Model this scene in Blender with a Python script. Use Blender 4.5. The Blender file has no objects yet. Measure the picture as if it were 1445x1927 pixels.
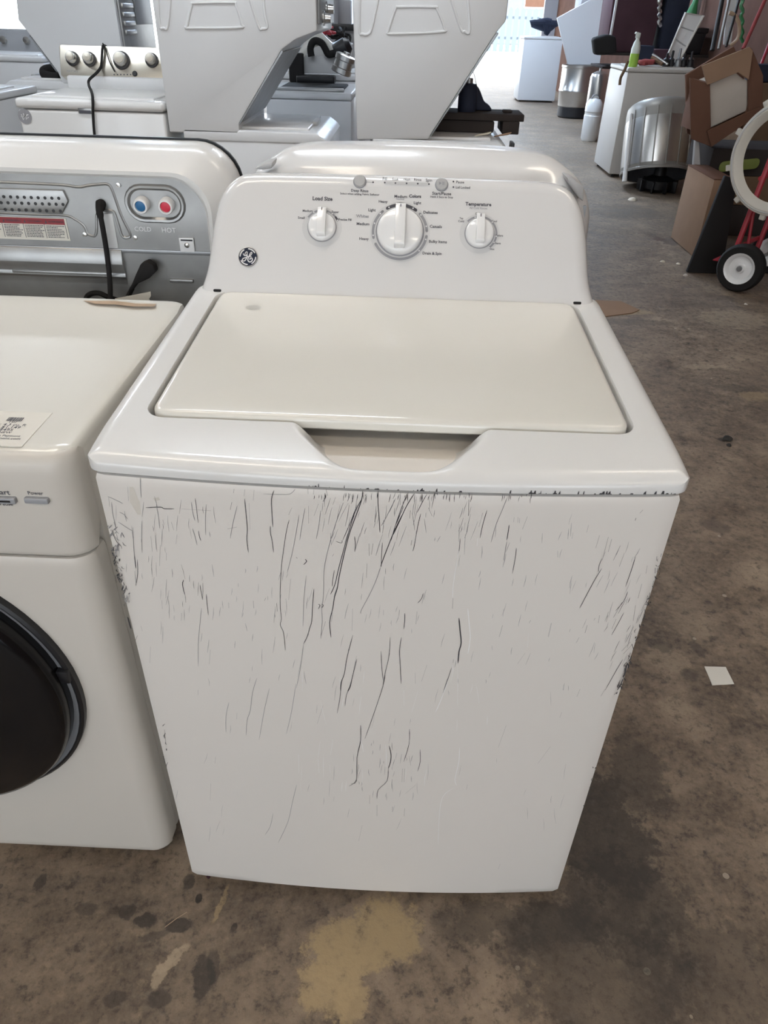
import bpy, bmesh, math, random
from mathutils import Vector, Matrix, noise
random.seed(7)
SC = bpy.context.scene
COL = SC.collection
PI = math.pi

# ------------------------------------------------------------------ camera
CAM = Vector((.0113, -.6928, 1.3421)); YAW, PITCH, ROLL, FPX = .0185, .6087, .0288, 1343.88
FWD = Vector((-math.sin(YAW)*math.cos(PITCH), math.cos(YAW)*math.cos(PITCH), -math.sin(PITCH)))
_r = Vector((math.cos(YAW), math.sin(YAW), 0)); _u = _r.cross(FWD)
RGT = math.cos(ROLL)*_r + math.sin(ROLL)*_u
UPV = -math.sin(ROLL)*_r + math.cos(ROLL)*_u
cd = bpy.data.cameras.new('camera'); cam = bpy.data.objects.new('camera', cd); COL.objects.link(cam)
cd.sensor_fit = 'VERTICAL'; cd.sensor_height = 36; cd.lens = FPX/1927*36; cd.clip_start = .02; cd.clip_end = 300
cam.matrix_world = Matrix(((RGT.x, UPV.x, -FWD.x, CAM.x), (RGT.y, UPV.y, -FWD.y, CAM.y), (RGT.z, UPV.z, -FWD.z, CAM.z), (0, 0, 0, 1)))
SC.camera = cam

# ------------------------------------------------------------------ world, sun, exposure
SC.view_settings.view_transform = 'Standard'; SC.view_settings.look = 'None'
SC.view_settings.gamma = 1; SC.view_settings.use_curve_mapping = False
SC.view_settings.exposure = 0.3
SC.cycles.use_denoising = True
SC.cycles.max_bounces = 8; SC.cycles.diffuse_bounces = 4; SC.cycles.sample_clamp_indirect = 6
w = bpy.data.worlds.new('daylight'); SC.world = w; w.use_nodes = True
bg = w.node_tree.nodes['Background']; bg.inputs[0].default_value = (.86, .93, 1, 1); bg.inputs[1].default_value = 5.0
sl = bpy.data.lights.new('sun', 'SUN'); sl.energy = 5; sl.angle = .01; sl.color = (1, .96, .9)
so = bpy.data.objects.new('sun', sl); COL.objects.link(so); so.rotation_euler = (math.radians(8), math.radians(-38), 0)

LAMPS = ((-0.4, -2.3, 0, 'warm', 'warm tube ceiling light hung above the scratched washer'),
         (-2.8, -2.0, 0, 'warm', 'warm tube ceiling light hung behind the viewer at the left'),
         (2.0, -2.2, 0, 'warm', 'warm tube ceiling light hung behind the viewer at the right'),
         (-0.9, 0.3, 0, 'warm', 'warm tube ceiling light hung above the front loader'),
         (1.6, 1.2, 0, 'warm', 'warm tube ceiling light hung right of the console'),
         (-0.6, 2.0, 0, 'cool', 'added cool white fill light hung before the laundry towers'),  # cool lamps are added fill to brighten towers and background
         (-2.8, 2.0, 0, 'cool', 'added cool white fill light hung above the steel console washer'),
         (-3.4, 5.4, 0, 'cool', 'added cool white fill light hung behind the left tower'),
         (0.4, 6.4, 0, 'cool', 'added cool white fill light hung over the back counter'),
         (1.0, 9.5, 1, 'day', 'added bluish fill light hung over the near aisle'),  # bluish lamps are added to brighten the far floor
         (1.0, 13, 1, 'day', 'added bluish fill light hung over the middle aisle'),
         (1.2, 16.5, 1, 'day', 'added bluish fill light hung by the bright doorway'),
         (-3, 9.5, 1, 'day', 'added bluish fill light hung over the left back floor'),
         (-4, 14, 0, 'day', 'added bluish fill light hung far over the left back floor'))

def at(px, py, **k):
    """world point seen at a photo pixel, on the plane x=, y= or z="""
    d = FWD*FPX + RGT*(px-722.5) - UPV*(py-963.5)
    a, v = list(k.items())[0]; i = 'xyz'.index(a)
    return CAM + d*((v-CAM[i])/d[i])

# ------------------------------------------------------------------ materials
def nodes(name):
    m = bpy.data.materials.new(name); m.use_nodes = True
    nt = m.node_tree; return m, nt, nt.nodes['Principled BSDF']
def N(nt, t, **k):
    n = nt.nodes.new(t)
    for a, v in k.items(): setattr(n, a, v)
    return n
def mixc(nt, fac, a, b):
    n = N(nt, 'ShaderNodeMix', data_type='RGBA')
    for s, v in ((n.inputs[0], fac), (n.inputs[6], a), (n.inputs[7], b)):
        if hasattr(v, 'links') or hasattr(v, 'is_linked'): nt.links.new(v, s)
        elif isinstance(v, (int, float)): s.default_value = v
        else: s.default_value = (*v, 1)
    return n.outputs[2]
def mat(name, c, rough=.5, metal=0., coat=0., var=.06, scale=6., bump=0., bscale=60., spec=.5, trans=0.):
    m, nt, b = nodes(name)
    tc = N(nt, 'ShaderNodeTexCoord'); no = N(nt, 'ShaderNodeTexNoise'); no.inputs['Scale'].default_value = scale
    no.inputs['Detail'].default_value = 5; nt.links.new(tc.outputs['Object'], no.inputs['Vector'])
    nt.links.new(mixc(nt, no.outputs[0], [x*(1-var) for x in c], [min(1, x*(1+var)) for x in c]), b.inputs['Base Color'])
    b.inputs['Roughness'].default_value = rough; b.inputs['Metallic'].default_value = metal
    b.inputs['Coat Weight'].default_value = coat; b.inputs['Coat Roughness'].default_value = .06
    b.inputs['Specular IOR Level'].default_value = spec; b.inputs['Transmission Weight'].default_value = trans
    if bump:
        n2 = N(nt, 'ShaderNodeTexNoise'); n2.inputs['Scale'].default_value = bscale; nt.links.new(tc.outputs['Object'], n2.inputs['Vector'])
        bp = N(nt, 'ShaderNodeBump'); bp.inputs['Strength'].default_value = bump; bp.inputs['Distance'].default_value = .002
        nt.links.new(n2.outputs[0], bp.inputs['Height']); nt.links.new(bp.outputs[0], b.inputs['Normal'])
    return m
def emis(name, c, s):
    m, nt, b = nodes(name); b.inputs['Base Color'].default_value = (*c, 1)
    b.inputs['Emission Color'].default_value = (*c, 1); b.inputs['Emission Strength'].default_value = s
    return m

M = {}
M['enamel'] = mat('white_enamel', (.74, .735, .72), .3, coat=.35, var=.025, scale=2.5)
M['panel'] = mat('front_panel_paint', (.745, .71, .665), .42, coat=.05, var=.03, scale=3)
M['plastic'] = mat('white_plastic', (.71, .705, .70), .22, coat=.25, var=.015)
M['knobw'] = mat('knob_plastic', (.80, .80, .80), .16, coat=.4, var=.01)
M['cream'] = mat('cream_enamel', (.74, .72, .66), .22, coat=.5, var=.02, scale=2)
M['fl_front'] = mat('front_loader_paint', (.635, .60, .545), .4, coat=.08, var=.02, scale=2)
M['bgwhite'] = mat('aged_white_enamel', (.70, .705, .71), .38, coat=.1, var=.04, scale=2)
M['grey'] = mat('grey_plastic', (.33, .34, .36), .35, coat=.1)
M['halo'] = mat('pale_grey_print', (.60, .60, .60), .35, var=.01)
M['mid'] = mat('mid_grey_print', (.30, .30, .32), .4, var=.01)
M['lgrey'] = mat('light_grey_print', (.46, .46, .46), .4, var=.01)
M['ink'] = mat('dark_print', (.07, .07, .085), .5, var=.01)
M['black'] = mat('black_plastic', (.012, .012, .014), .42, var=.2)
M['gloss'] = mat('black_glossy_glass', (.006, .006, .007), .16, coat=.0, var=.1, spec=.35)
M['rubber'] = mat('black_rubber', (.018, .017, .017), .8, var=.2, spec=.2)
M['scratch'] = mat('bare_scratch', (.05, .05, .055), .6, var=.3, scale=200)
M['scuff'] = mat('faint_scuff', (.27, .265, .27), .6, var=.25, scale=150)
M['smear'] = mat('tan_smear', (.66, .62, .555), .6, var=.1, scale=60)
M['pale'] = mat('pale_scratch', (.86, .85, .84), .5, var=.05, scale=100)
M['steel'] = mat('galvanised_steel', (.36, .36, .355), .38, metal=.85, var=.25, scale=14, bump=.05, bscale=20)
M['steeld'] = mat('dull_galvanised_steel', (.33, .34, .35), .42, metal=.8, var=.2, scale=10)
M['inox'] = mat('stainless_steel', (.60, .59, .57), .28, metal=1, var=.1, scale=5)
M['brushed'] = mat('brushed_console_steel', (.62, .58, .50), .3, metal=.8, var=.05, scale=12)
M['beige'] = mat('beige_enamel', (.53, .50, .46), .45, coat=.05, var=.05, scale=2); M['smudge'] = mat('lid_smudge', (.50, .485, .44), .5, var=.05, scale=80); M['blue'] = mat('blue_cap', (.03, .16, .36), .35)
M['red'] = mat('red_cap', (.72, .05, .09), .35)
M['redm'] = mat('red_painted_steel', (.34, .022, .035), .4, coat=.2, var=.2, scale=20)
M['paper'] = mat('label_paper', (.72, .69, .62), .55, var=.03)
M['labred'] = mat('label_red', (.30, .04, .05), .55, var=.08, scale=60)
M['tape'] = mat('brown_tape', (.46, .33, .22), .45, var=.25, scale=40)
M['card'] = mat('cardboard', (.30, .195, .13), .9, var=.12, scale=8, bump=.1, spec=.15)
M['cardd'] = mat('dark_cardboard', (.15, .08, .055), .9, var=.15, scale=8, bump=.1, spec=.1)
M['foam'] = mat('white_foam', (.50, .455, .40), .85, var=.1, scale=9, bump=.3)
M['ringw'] = mat('ivory_plastic', (.56, .53, .47), .5, var=.08)
M['wood'] = mat('worn_wood', (.17, .11, .07), .85, var=.3, scale=9, bump=.2, spec=.1)
M['dwood'] = mat('dark_timber', (.045, .038, .036), .9, var=.3, scale=9, spec=.08)
M['wallb'] = mat('red_brown_wall_paint', (.12, .066, .05), .9, spec=.05, var=.35, scale=4, bump=.2)
M['wallg'] = mat('grey_wall_paint', (.40, .40, .42), .8, var=.1, scale=2)
M['maroon'] = mat('maroon_plastic', (.07, .035, .045), .7, spec=.15, var=.3, scale=5)
M['navy'] = mat('dark_blue_plastic', (.025, .030, .05), .6, spec=.15, var=.3, scale=6)
M['green'] = mat('green_plastic', (.04, .22, .08), .3, var=.2)
M['lime'] = mat('green_liquid', (.38, .62, .10), .2, var=.1)
M['bottle'] = mat('cloudy_bottle_plastic', (.68, .72, .66), .3, var=.05)
M['redrag'] = mat('red_rag', (.30, .06, .06), .9, var=.3, scale=25)
M['poly'] = mat('cloudy_drum_plastic', (.30, .285, .26), .38, metal=.3, var=.15, scale=3)
M['concrete'] = mat('sunlit_concrete', (.75, .75, .73), .85, var=.05)
M['yardwall'] = mat('far_house_paint', (.20, .22, .25), .9); M['yardfence'] = mat('far_fence_paint', (.15, .18, .21), .9); M['olive'] = mat('olive_tray', (.20, .24, .06), .5, var=.2)
M['debris'] = mat('dark_debris', (.03, .028, .026), .9, var=.3, scale=60)
M['litter'] = mat('white_litter', (.74, .68, .56), .7, var=.08)
M['warm'] = emis('warm_tube_light', (1, .88, .73), 15); M['day'] = emis('daylight_fill_light', (.62, .78, 1), 150); M['cool'] = emis('cool_fill_light', (.86, .93, 1), 30)

# ------------------------------------------------------------------ geometry
class G:
    def __init__(s): s.v = []; s.f = []; s.sm = []
    def add(s, v, f, sm=True, M_=None):
        b = len(s.v)
        s.v += [Vector(p) if M_ is None else M_ @ Vector(p) for p in v]
        s.f += [tuple(i+b for i in q) for q in f]; s.sm += [sm]*len(f); return s
    def bm(s, bm, sm=True, M_=None):
        bm.verts.index_update()
        s.add([v.co.copy() for v in bm.verts], [[v.index for v in f.verts] for f in bm.faces], sm, M_); bm.free(); return s
    def box(s, x0, x1, y0, y1, z0, z1, r=0., seg=2, M_=None):
        b = bmesh.new(); bmesh.ops.create_cube(b, size=1)
        for v in b.verts: v.co = Vector(((x0+x1)/2+v.co.x*(x1-x0), (y0+y1)/2+v.co.y*(y1-y0), (z0+z1)/2+v.co.z*(z1-z0)))
        if r: bmesh.ops.bevel(b, geom=b.edges[:], offset=r, segments=seg, profile=.5, affect='EDGES', clamp_overlap=True)
        return s.bm(b, bool(r), M_)
    def prism(s, poly, fn, d0, d1, r=0., seg=2, M_=None):
        """poly: 2-D outline; fn(a, b, d) -> 3-D point"""
        b = bmesh.new(); A = [b.verts.new(fn(*p, d0)) for p in poly]; B = [b.verts.new(fn(*p, d1)) for p in poly]; n = len(poly)
        b.faces.new(A); b.faces.new(B[::-1])
        for i in range(n): b.faces.new((A[i], B[i], B[(i+1) % n], A[(i+1) % n]))
        bmesh.ops.recalc_face_normals(b, faces=b.faces[:])
        if r: bmesh.ops.bevel(b, geom=b.edges[:], offset=r, segments=seg, profile=.5, affect='EDGES', clamp_overlap=True)
        return s.bm(b, bool(r), M_)
    def lathe(s, prof, n=32, M_=None, cap=True):
        """prof: (radius, height) pairs, revolved about local z"""
        v = []; f = []
        for r, h in prof:
            for k in range(n): a = 2*PI*k/n; v.append((r*math.cos(a), r*math.sin(a), h))
        for i in range(len(prof)-1):
            for k in range(n):
                k2 = (k+1) % n; f.append((i*n+k, i*n+k2, (i+1)*n+k2, (i+1)*n+k))
        if cap:
            if prof[0][0] > 1e-6: f.append(tuple(range(n))[::-1])
            if prof[-1][0] > 1e-6: f.append(tuple(range((len(prof)-1)*n, len(prof)*n)))
        return s.add(v, f, True, M_)
    def tube(s, pts, r, n=8, closed=False, flat=None):
        pts = [Vector(p) for p in pts]; v = []; f = []; up = None
        for i, p in enumerate(pts):
            a = pts[i-1] if (i or closed) else p; c = pts[(i+1) % len(pts)] if (i < len(pts)-1 or closed) else p
            t = (c-a).normalized() if (c-a).length > 1e-9 else Vector((0, 0, 1))
            if up is None: up = t.orthogonal().normalized()
            up = (up - t*up.dot(t)); up = up.normalized() if up.length > 1e-6 else t.orthogonal().normalized()
            q = t.cross(up); R = r(i/(max(1, len(pts)-1))) if callable(r) else r
            for k in range(n): an = 2*PI*k/n; v.append(p + (up*math.cos(an)+q*math.sin(an))*R)
        m = len(pts)
        for i in range(m if closed else m-1):
            for k in range(n): k2 = (k+1) % n; j = (i+1) % m; f.append((i*n+k, i*n+k2, j*n+k2, j*n+k))
        if not closed: f.append(tuple(range(n))[::-1]); f.append(tuple(range((m-1)*n, m*n)))
        return s.add(v, f)
    def rings(s, R, closed=True, cap0=False, cap1=False):
        n = len(R[0]); v = [p for r in R for p in r]; f = []
        for i in range(len(R)-1):
            for k in range(n if closed else n-1): k2 = (k+1) % n; f.append((i*n+k, i*n+k2, (i+1)*n+k2, (i+1)*n+k))
        if cap0: f.append(tuple(range(n))[::-1])
        if cap1: f.append(tuple(range((len(R)-1)*n, len(R)*n)))
        return s.add(v, f)
    def flat(s, pts): return s.add(pts, [tuple(range(len(pts)))], False)

def smooth(p, k=4):
    """Catmull-Rom through control points"""
    p = [Vector(q) for q in p]; o = []
    for i in range(len(p)-1):
        a, b, c, d = p[max(i-1, 0)], p[i], p[i+1], p[min(i+2, len(p)-1)]
        for j in range(k):
            t = j/k; o.append(.5*((2*b)+(c-a)*t+(2*a-5*b+4*c-d)*t*t+(3*b-a-3*c+d)*t**3))
    return o+[p[-1]]
def rrect(x0, x1, y0, y1, r, n=6):
    o = []
    for cx, cy, a0 in ((x1-r, y1-r, 0), (x0+r, y1-r, 90), (x0+r, y0+r, 180), (x1-r, y0+r, 270)):
        for k in range(n+1): a = math.radians(a0+90*k/n); o.append((cx+r*math.cos(a), cy+r*math.sin(a)))
    return o

LOC = {}
def mesh(name, g, m, L):
    me = bpy.data.meshes.new(name); me.from_pydata([tuple(p-L) for p in g.v], [], g.f); me.update()
    for p, s in zip(me.polygons, g.sm): p.use_smooth = s
    b = bmesh.new(); b.from_mesh(me); bmesh.ops.recalc_face_normals(b, faces=b.faces[:]); b.to_mesh(me); b.free()
    me.set_sharp_from_angle(angle=math.radians(38)); me.materials.append(m); return me
def props(o, label=None, cat=None, group=None, kind=None):
    for k, v in (('label', label), ('category', cat), ('group', group), ('kind', kind)):
        if v: o[k] = v
    return o
def thing(name, label, cat, loc, group=None):
    o = bpy.data.objects.new(name, None); COL.objects.link(o); o.location = loc; o.empty_display_size = .05; LOC[o.name] = Vector(loc)
    return props(o, label, cat, group)
def part(name, g, m, parent, label=None, kind=None):
    L = LOC[parent.name]; o = bpy.data.objects.new(name, mesh(name, g, m, L)); COL.objects.link(o); o.parent = parent; LOC[o.name] = L
    return props(o, label, None, None, kind)
def solo(name, g, m, label, cat, group=None, kind=None):
    c = sum((v for v in g.v), Vector())/len(g.v); c.z = min(v.z for v in g.v)
    o = bpy.data.objects.new(name, mesh(name, g, m, c)); COL.objects.link(o); o.location = c; LOC[o.name] = c
    return props(o, label, cat, group, kind)
def struct(name, g, m, label=None):
    o = bpy.data.objects.new(name, mesh(name, g, m, Vector((0, 0, 0)))); COL.objects.link(o); LOC[o.name] = Vector((0, 0, 0))
    return props(o, label, None, None, 'structure')
_txt = {}
def text(g, s, fn, cx, cy, width=None, h=None, bold=0., align=.5, italic=0.):
    """add filled letters to g; fn(a, b) maps the text plane to 3-D"""
    key = (s, bold)
    if key not in _txt:
        cu = bpy.data.curves.new('t', 'FONT'); cu.body = s; cu.offset = bold; cu.resolution_u = 2; cu.shear = italic
        ob = bpy.data.objects.new('t', cu); COL.objects.link(ob)
        dg = bpy.context.evaluated_depsgraph_get(); dg.update(); me = bpy.data.meshes.new_from_object(ob.evaluated_get(dg))
        _txt[key] = ([v.co.copy() for v in me.vertices], [tuple(p.vertices) for p in me.polygons])
        bpy.data.objects.remove(ob); bpy.data.curves.remove(cu); bpy.data.meshes.remove(me)
    V, F = _txt[key]
    x0, x1 = min(v.x for v in V), max(v.x for v in V); k = width/(x1-x0) if width else h/.7
    g.add([fn(cx+(v.x-x0-(x1-x0)*align)*k, cy+(v.y-.34)*k) for v in V], F, False)
def disc(g, fn, cx, cy, r, n=20): g.flat([fn(cx+r*math.cos(2*PI*k/n), cy+r*math.sin(2*PI*k/n)) for k in range(n)])
def arc(g, fn, cx, cy, r, a0, a1, hw, n=None):
    """ring segment with round ends; angles clockwise from 12 o'clock, degrees"""
    n = n or max(6, int(abs(a1-a0)/5)); o = []; i_ = []
    for k in range(n+1):
        a = math.radians(a0+(a1-a0)*k/n); o.append((cx+(r+hw)*math.sin(a), cy+(r+hw)*math.cos(a))); i_.append((cx+(r-hw)*math.sin(a), cy+(r-hw)*math.cos(a)))
    v = [fn(*p) for p in o+i_]; m = n+1
    g.add(v, [(k, k+1, m+k+1, m+k) for k in range(n)], False)
    for a in (a0, a1): disc(g, fn, cx+r*math.sin(math.radians(a)), cy+r*math.cos(math.radians(a)), hw, 10)
def ribbon(g, fn, pts, hw, taper=True):
    """flat stroke along 2-D pts"""
    pts = [Vector(p).to_2d() for p in pts]; n = len(pts); L = []; R = []
    for i, p in enumerate(pts):
        t = pts[min(i+1, n-1)]-pts[max(i-1, 0)]; t = t.normalized() if t.length > 0 else Vector((0, 1)); q = Vector((-t.y, t.x))
        k = hw*(1 if not taper else (.35 if i in (0, n-1) else 1)); L.append(p+q*k); R.append(p-q*k)
    g.add([fn(*p) for p in L+R], [(i, i+1, n+i+1, n+i) for i in range(n-1)], False)

# ------------------------------------------------------------------ floor
def floor_material():
    m, nt, b = nodes('stained_concrete')
    lk = nt.links.new
    tc = N(nt, 'ShaderNodeTexCoord'); P = tc.outputs['Object']
    def noise_(scale, det=6, rough=.6, vec=P):
        n = N(nt, 'ShaderNodeTexNoise'); n.inputs['Scale'].default_value = scale; n.inputs['Detail'].default_value = det
        n.inputs['Roughness'].default_value = rough; lk(vec, n.inputs['Vector']); return n
    def ramp(src, *st):
        r = N(nt, 'ShaderNodeValToRGB'); e = r.color_ramp.elements
        while len(e) < len(st): e.new(.5)
        for q, (p, c) in zip(e, st): q.position = p; q.color = (*c, 1) if len(c) == 3 else c
        lk(src, r.inputs[0]); return r.outputs[0]
    def math_(op, a, b_=0., clamp=False):
        n = N(nt, 'ShaderNodeMath', operation=op, use_clamp=clamp)
        for s, v in ((n.inputs[0], a), (n.inputs[1], b_)):
            if isinstance(v, (int, float)): s.default_value = v
            else: lk(v, s)
        return n.outputs[0]
    big = noise_(1.7, 8, .65); med = noise_(6.5, 8, .7); fine = noise_(70, 6, .7)
    c = ramp(med.outputs[0], (.30, (.08, .056, .040)), (.42, (.175, .128, .09)), (.54, (.26, .195, .138)), (.70, (.38, .29, .205)))
    dark = ramp(big.outputs[0], (.40, (1, 1, 1)), (.58, (0, 0, 0)))
    c = mixc(nt, math_('MULTIPLY', dark, .5), c, (.085, .063, .047))
    gr = noise_(28, 8, .75); c = mixc(nt, ramp(gr.outputs[0], (.36, (.75, .75, .75)), (.48, (0, 0, 0))), c, (.042, .032, .026)); c = mixc(nt, ramp(gr.outputs[0], (.53, (0, 0, 0)), (.68, (.7, .7, .7))), c, (.33, .25, .17))
    c = mixc(nt, ramp(fine.outputs[0], (.48, (0, 0, 0)), (.75, (.55, .55, .55))), c, (.26, .21, .165))
    c = mixc(nt, ramp(fine.outputs[0], (.28, (.75, .75, .75)), (.46, (0, 0, 0))), c, (.04, .032, .027))
    # small pale and dark flecks
    vo = N(nt, 'ShaderNodeTexVoronoi'); vo.inputs['Scale'].default_value = 26; lk(P, vo.inputs['Vector'])
    sep = N(nt, 'ShaderNodeSeparateColor'); lk(vo.outputs['Color'], sep.inputs[0])
    nd = math_('ADD', vo.outputs['Distance'], math_('MULTIPLY', fine.outputs[0], .12))
    rad = math_('MULTIPLY', math_('SUBTRACT', sep.outputs[0], .62, True), .55)
    c = mixc(nt, math_('MULTIPLY', math_('LESS_THAN', nd, rad), .6), c, (.06, .05, .043))
    v2 = N(nt, 'ShaderNodeTexVoronoi'); v2.inputs['Scale'].default_value = 17; lk(P, v2.inputs['Vector'])
    s2 = N(nt, 'ShaderNodeSeparateColor'); lk(v2.outputs['Color'], s2.inputs[0])
    r2 = math_('MULTIPLY', math_('SUBTRACT', s2.outputs[1], .72, True), .55)
    c = mixc(nt, math_('MULTIPLY', math_('LESS_THAN', math_('ADD', v2.outputs['Distance'], math_('MULTIPLY', fine.outputs[0], .05)), r2), .75), c, (.42, .36, .28))
    # stains, worn patches and painted washer shade, each with its own shape (world x, y, radius x, radius y, turn, strength, colour)
    warp = noise_(22, 10, .72); sub = N(nt, 'ShaderNodeVectorMath', operation='SUBTRACT'); lk(warp.outputs['Color'], sub.inputs[0]); sub.inputs[1].default_value = (.5, .5, .5)
    tan = (.42, .31, .17); oil_and_shade = (.032, .027, .024); blk = (.015, .013, .012); pale = (.42, .33, .23); brn = (.085, .062, .052)
    for (x, y, rx, ry, tr, st, cc, wp) in STAINS_SHADE(tan, oil_and_shade, blk, pale, brn):
        wv = N(nt, 'ShaderNodeVectorMath', operation='SCALE'); lk(sub.outputs[0], wv.inputs[0]); wv.inputs['Scale'].default_value = wp*2.2*min(rx, ry)**.7*.055**.3
        ad = N(nt, 'ShaderNodeVectorMath', operation='ADD'); lk(P, ad.inputs[0]); lk(wv.outputs[0], ad.inputs[1])
        mp = N(nt, 'ShaderNodeMapping', vector_type='TEXTURE'); lk(ad.outputs[0], mp.inputs[0])
        mp.inputs['Location'].default_value = (x, y, 0); mp.inputs['Rotation'].default_value = (0, 0, tr); mp.inputs['Scale'].default_value = (rx, ry, 1)
        ln = N(nt, 'ShaderNodeVectorMath', operation='LENGTH'); lk(mp.outputs[0], ln.inputs[0])
        mr = N(nt, 'ShaderNodeMapRange', interpolation_type='SMOOTHSTEP'); lk(ln.outputs['Value'], mr.inputs[0])
        mr.inputs[1].default_value = .78; mr.inputs[2].default_value = 1.12; mr.inputs[3].default_value = st; mr.inputs[4].default_value = 0
        g = math_('MULTIPLY', mr.outputs[0], ramp(gr.outputs[0], (.34, (.35, .35, .35)), (.5, (1, 1, 1))), True)
        c = mixc(nt, g, c, cc)
    lk(c, b.inputs['Base Color'])
    rr = ramp(med.outputs[0], (.3, (.42,)*3), (.7, (.62,)*3)); lk(rr, b.inputs['Roughness'])
    b.inputs['Specular IOR Level'].default_value = .5
    bp = N(nt, 'ShaderNodeBump'); bp.inputs['Strength'].default_value = .35; bp.inputs['Distance'].default_value = .004
    lk(math_('ADD', fine.outputs[0], math_('MULTIPLY', med.outputs[0], 1.5)), bp.inputs['Height']); lk(bp.outputs[0], b.inputs['Normal'])
    return m
def STAINS_SHADE(tan, oil_and_shade, blk, pale, brn):
    S = []
    for px, py, rx, ry, tr, st, cc, wp in (
        (690, 1760, .075, .055, .3, .95, tan, 1.3), (735, 1755, .055, .06, 0, .9, tan, 1.2), (635, 1800, .06, .04, -.6, .95, tan, 1.3), (620, 1860, .05, .045, .2, .9, tan, 1.3), (660, 1880, .03, .035, 0, .8, tan, 1.2),
        (325, 1805, .012, .035, -.7, .9, pale, 1.2), (300, 1840, .012, .02, -.3, .8, pale, 1.2), (415, 1700, .006, .035, -.2, .7, tan, 1.2), (380, 1838, .02, .035, .2, .8, oil_and_shade, 1), (400, 1820, .012, .03, .2, .6, oil_and_shade, 1),
        (275, 1730, .02, .014, .2, .8, oil_and_shade, .8), (335, 1740, .026, .014, 0, .8, oil_and_shade, .9), (240, 1715, .016, .014, 0, .7, oil_and_shade, .8), (375, 1690, .007, .009, 0, .9, blk, .6), (355, 1660, .014, .016, 0, .7, oil_and_shade, .8), (290, 1760, .03, .008, .3, .5, oil_and_shade, .8),
        (215, 1880, .02, .012, .2, .6, oil_and_shade, .8), (300, 1880, .02, .013, 0, .6, oil_and_shade, .8), (440, 1745, .006, .008, 0, .8, blk, .6), (75, 1660, .012, .016, 0, .7, oil_and_shade, .8), (160, 1710, .02, .012, 0, .5, oil_and_shade, .8),
        (1130, 1560, .10, .16, .3, .75, oil_and_shade, 1.5), (1180, 1700, .12, .10, 0, .6, oil_and_shade, 1.5), (1130, 1820, .16, .12, 0, .55, oil_and_shade, 1.5), (1330, 1830, .14, .10, 0, .4, oil_and_shade, 1.5), (1200, 1450, .06, .10, 0, .5, oil_and_shade, 1.4), (980, 1740, .16, .04, 0, .5, oil_and_shade, 1.3),  # first patch darkens the floor for the washer's shadow and a stain
        (1255, 1240, .05, .05, 0, .35, pale, 1.4), (1275, 1330, .05, .03, 0, .35, pale, 1.4), (1300, 1180, .06, .05, 0, .2, pale, 1.4), (1310, 1220, .018, .03, .3, .5, oil_and_shade, 1), (1240, 1215, .03, .03, 0, .5, oil_and_shade, 1.1),
        (1345, 990, .05, .04, 0, .55, brn, .8), (1300, 1270, .03, .02, 0, .45, oil_and_shade, 1.1), (1365, 828, .03, .02, 0, .9, blk, 1.2), (1330, 690, .12, .03, .1, .35, pale, 1.5), (1385, 730, .1, .04, 0, .4, oil_and_shade, 1.4), (1420, 745, .08, .05, 0, .35, tan, 1.4),
        (1190, 930, .05, .04, 0, .45, oil_and_shade, 1.2), (1250, 1090, .03, .03, 0, .25, pale, 1.2), (1260, 455, .06, .1, 0, .7, brn, 1.2), (1240, 450, .05, .05, 0, .8, (.09, .045, .03), 1.2), (1180, 400, .3, .3, 0, .3, oil_and_shade, 1.2), (1150, 585, .25, .06, 0, .5, tan, .5), (1165, 605, .3, .05, 0, .4, oil_and_shade, .8),
        (1110, 210, .5, .6, 0, .5, oil_and_shade, 1.2), (1100, 250, .4, .8, 0, .3, brn, 1.3), (1290, 560, .3, .2, 0, .3, brn, 1.3), (1380, 600, .2, .15, 0, .35, pale, 1.3)):
        p = at(px, py, z=0); S.append((p.x, p.y, rx, ry, tr, st, cc, wp))
    return S
struct('floor', G().box(-16, 3.4, -5.2, 19.7, -.12, 0), floor_material())
# ------------------------------------------------------------------ room shell
WR = 3.3
struct('wall_right', G().box(WR, WR+.15, -5.2, 19.7, 0, 3.8), M['wallb'])
struct('wall_left', G().box(-16.15, -16, -5.2, 19.7, 0, 3.8), M['wallg'])
g = G(); g.box(-16, WR, 19.55, 19.7, 2.7, 3.8)
for x0, x1 in ((-16, -15.2), (-8.2, -7.6), (-4.3, -3.9), (3.0, WR)): g.box(x0, x1, 19.55, 19.7, 0, 2.7)
struct('wall_back', g, M['wallg'])
WX = ((-5.3, -3.9), (-3.6, -2.2), (-1.9, -.5), (-.2, 1.2), (1.5, 2.9))                      # unseen windows, added behind the camera for frontal light
g = G(); g.box(-16, WR, -5.35, -5.2, 2.9, 3.8); g.box(-16, WR, -5.35, -5.2, 0, 1.15); g.box(-16, WX[0][0], -5.35, -5.2, 1.15, 2.9); g.box(WX[-1][1], WR, -5.35, -5.2, 1.15, 2.9)
for a, b in zip(WX, WX[1:]): g.box(a[1], b[0], -5.35, -5.2, 1.15, 2.9)
struct('wall_front', g, M['wallg'])
for i, (a, b) in enumerate(WX):
    g = G()
    for c in ((a, a+.05, 1.15, 2.9), (b-.05, b, 1.15, 2.9), (a, b, 1.15, 1.2), (a, b, 2.85, 2.9), (a, b, 2.0, 2.04)): g.box(c[0], c[1], -5.31, -5.25, c[2], c[3])
    struct('window_%d' % (i+1), g, M['bgwhite'])  # frames of the added, unseen windows
struct('ground_front', G().box(-70, 60, -60, -5.35, -.14, -.02), M['concrete'])
struct('ceiling', G().box(-16.15, WR+.15, -5.35, 19.7, 3.8, 3.95), M['wallg'])
struct('ground', G().box(-70, 60, 19.7, 90, -.14, -.02), M['concrete'])

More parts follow.
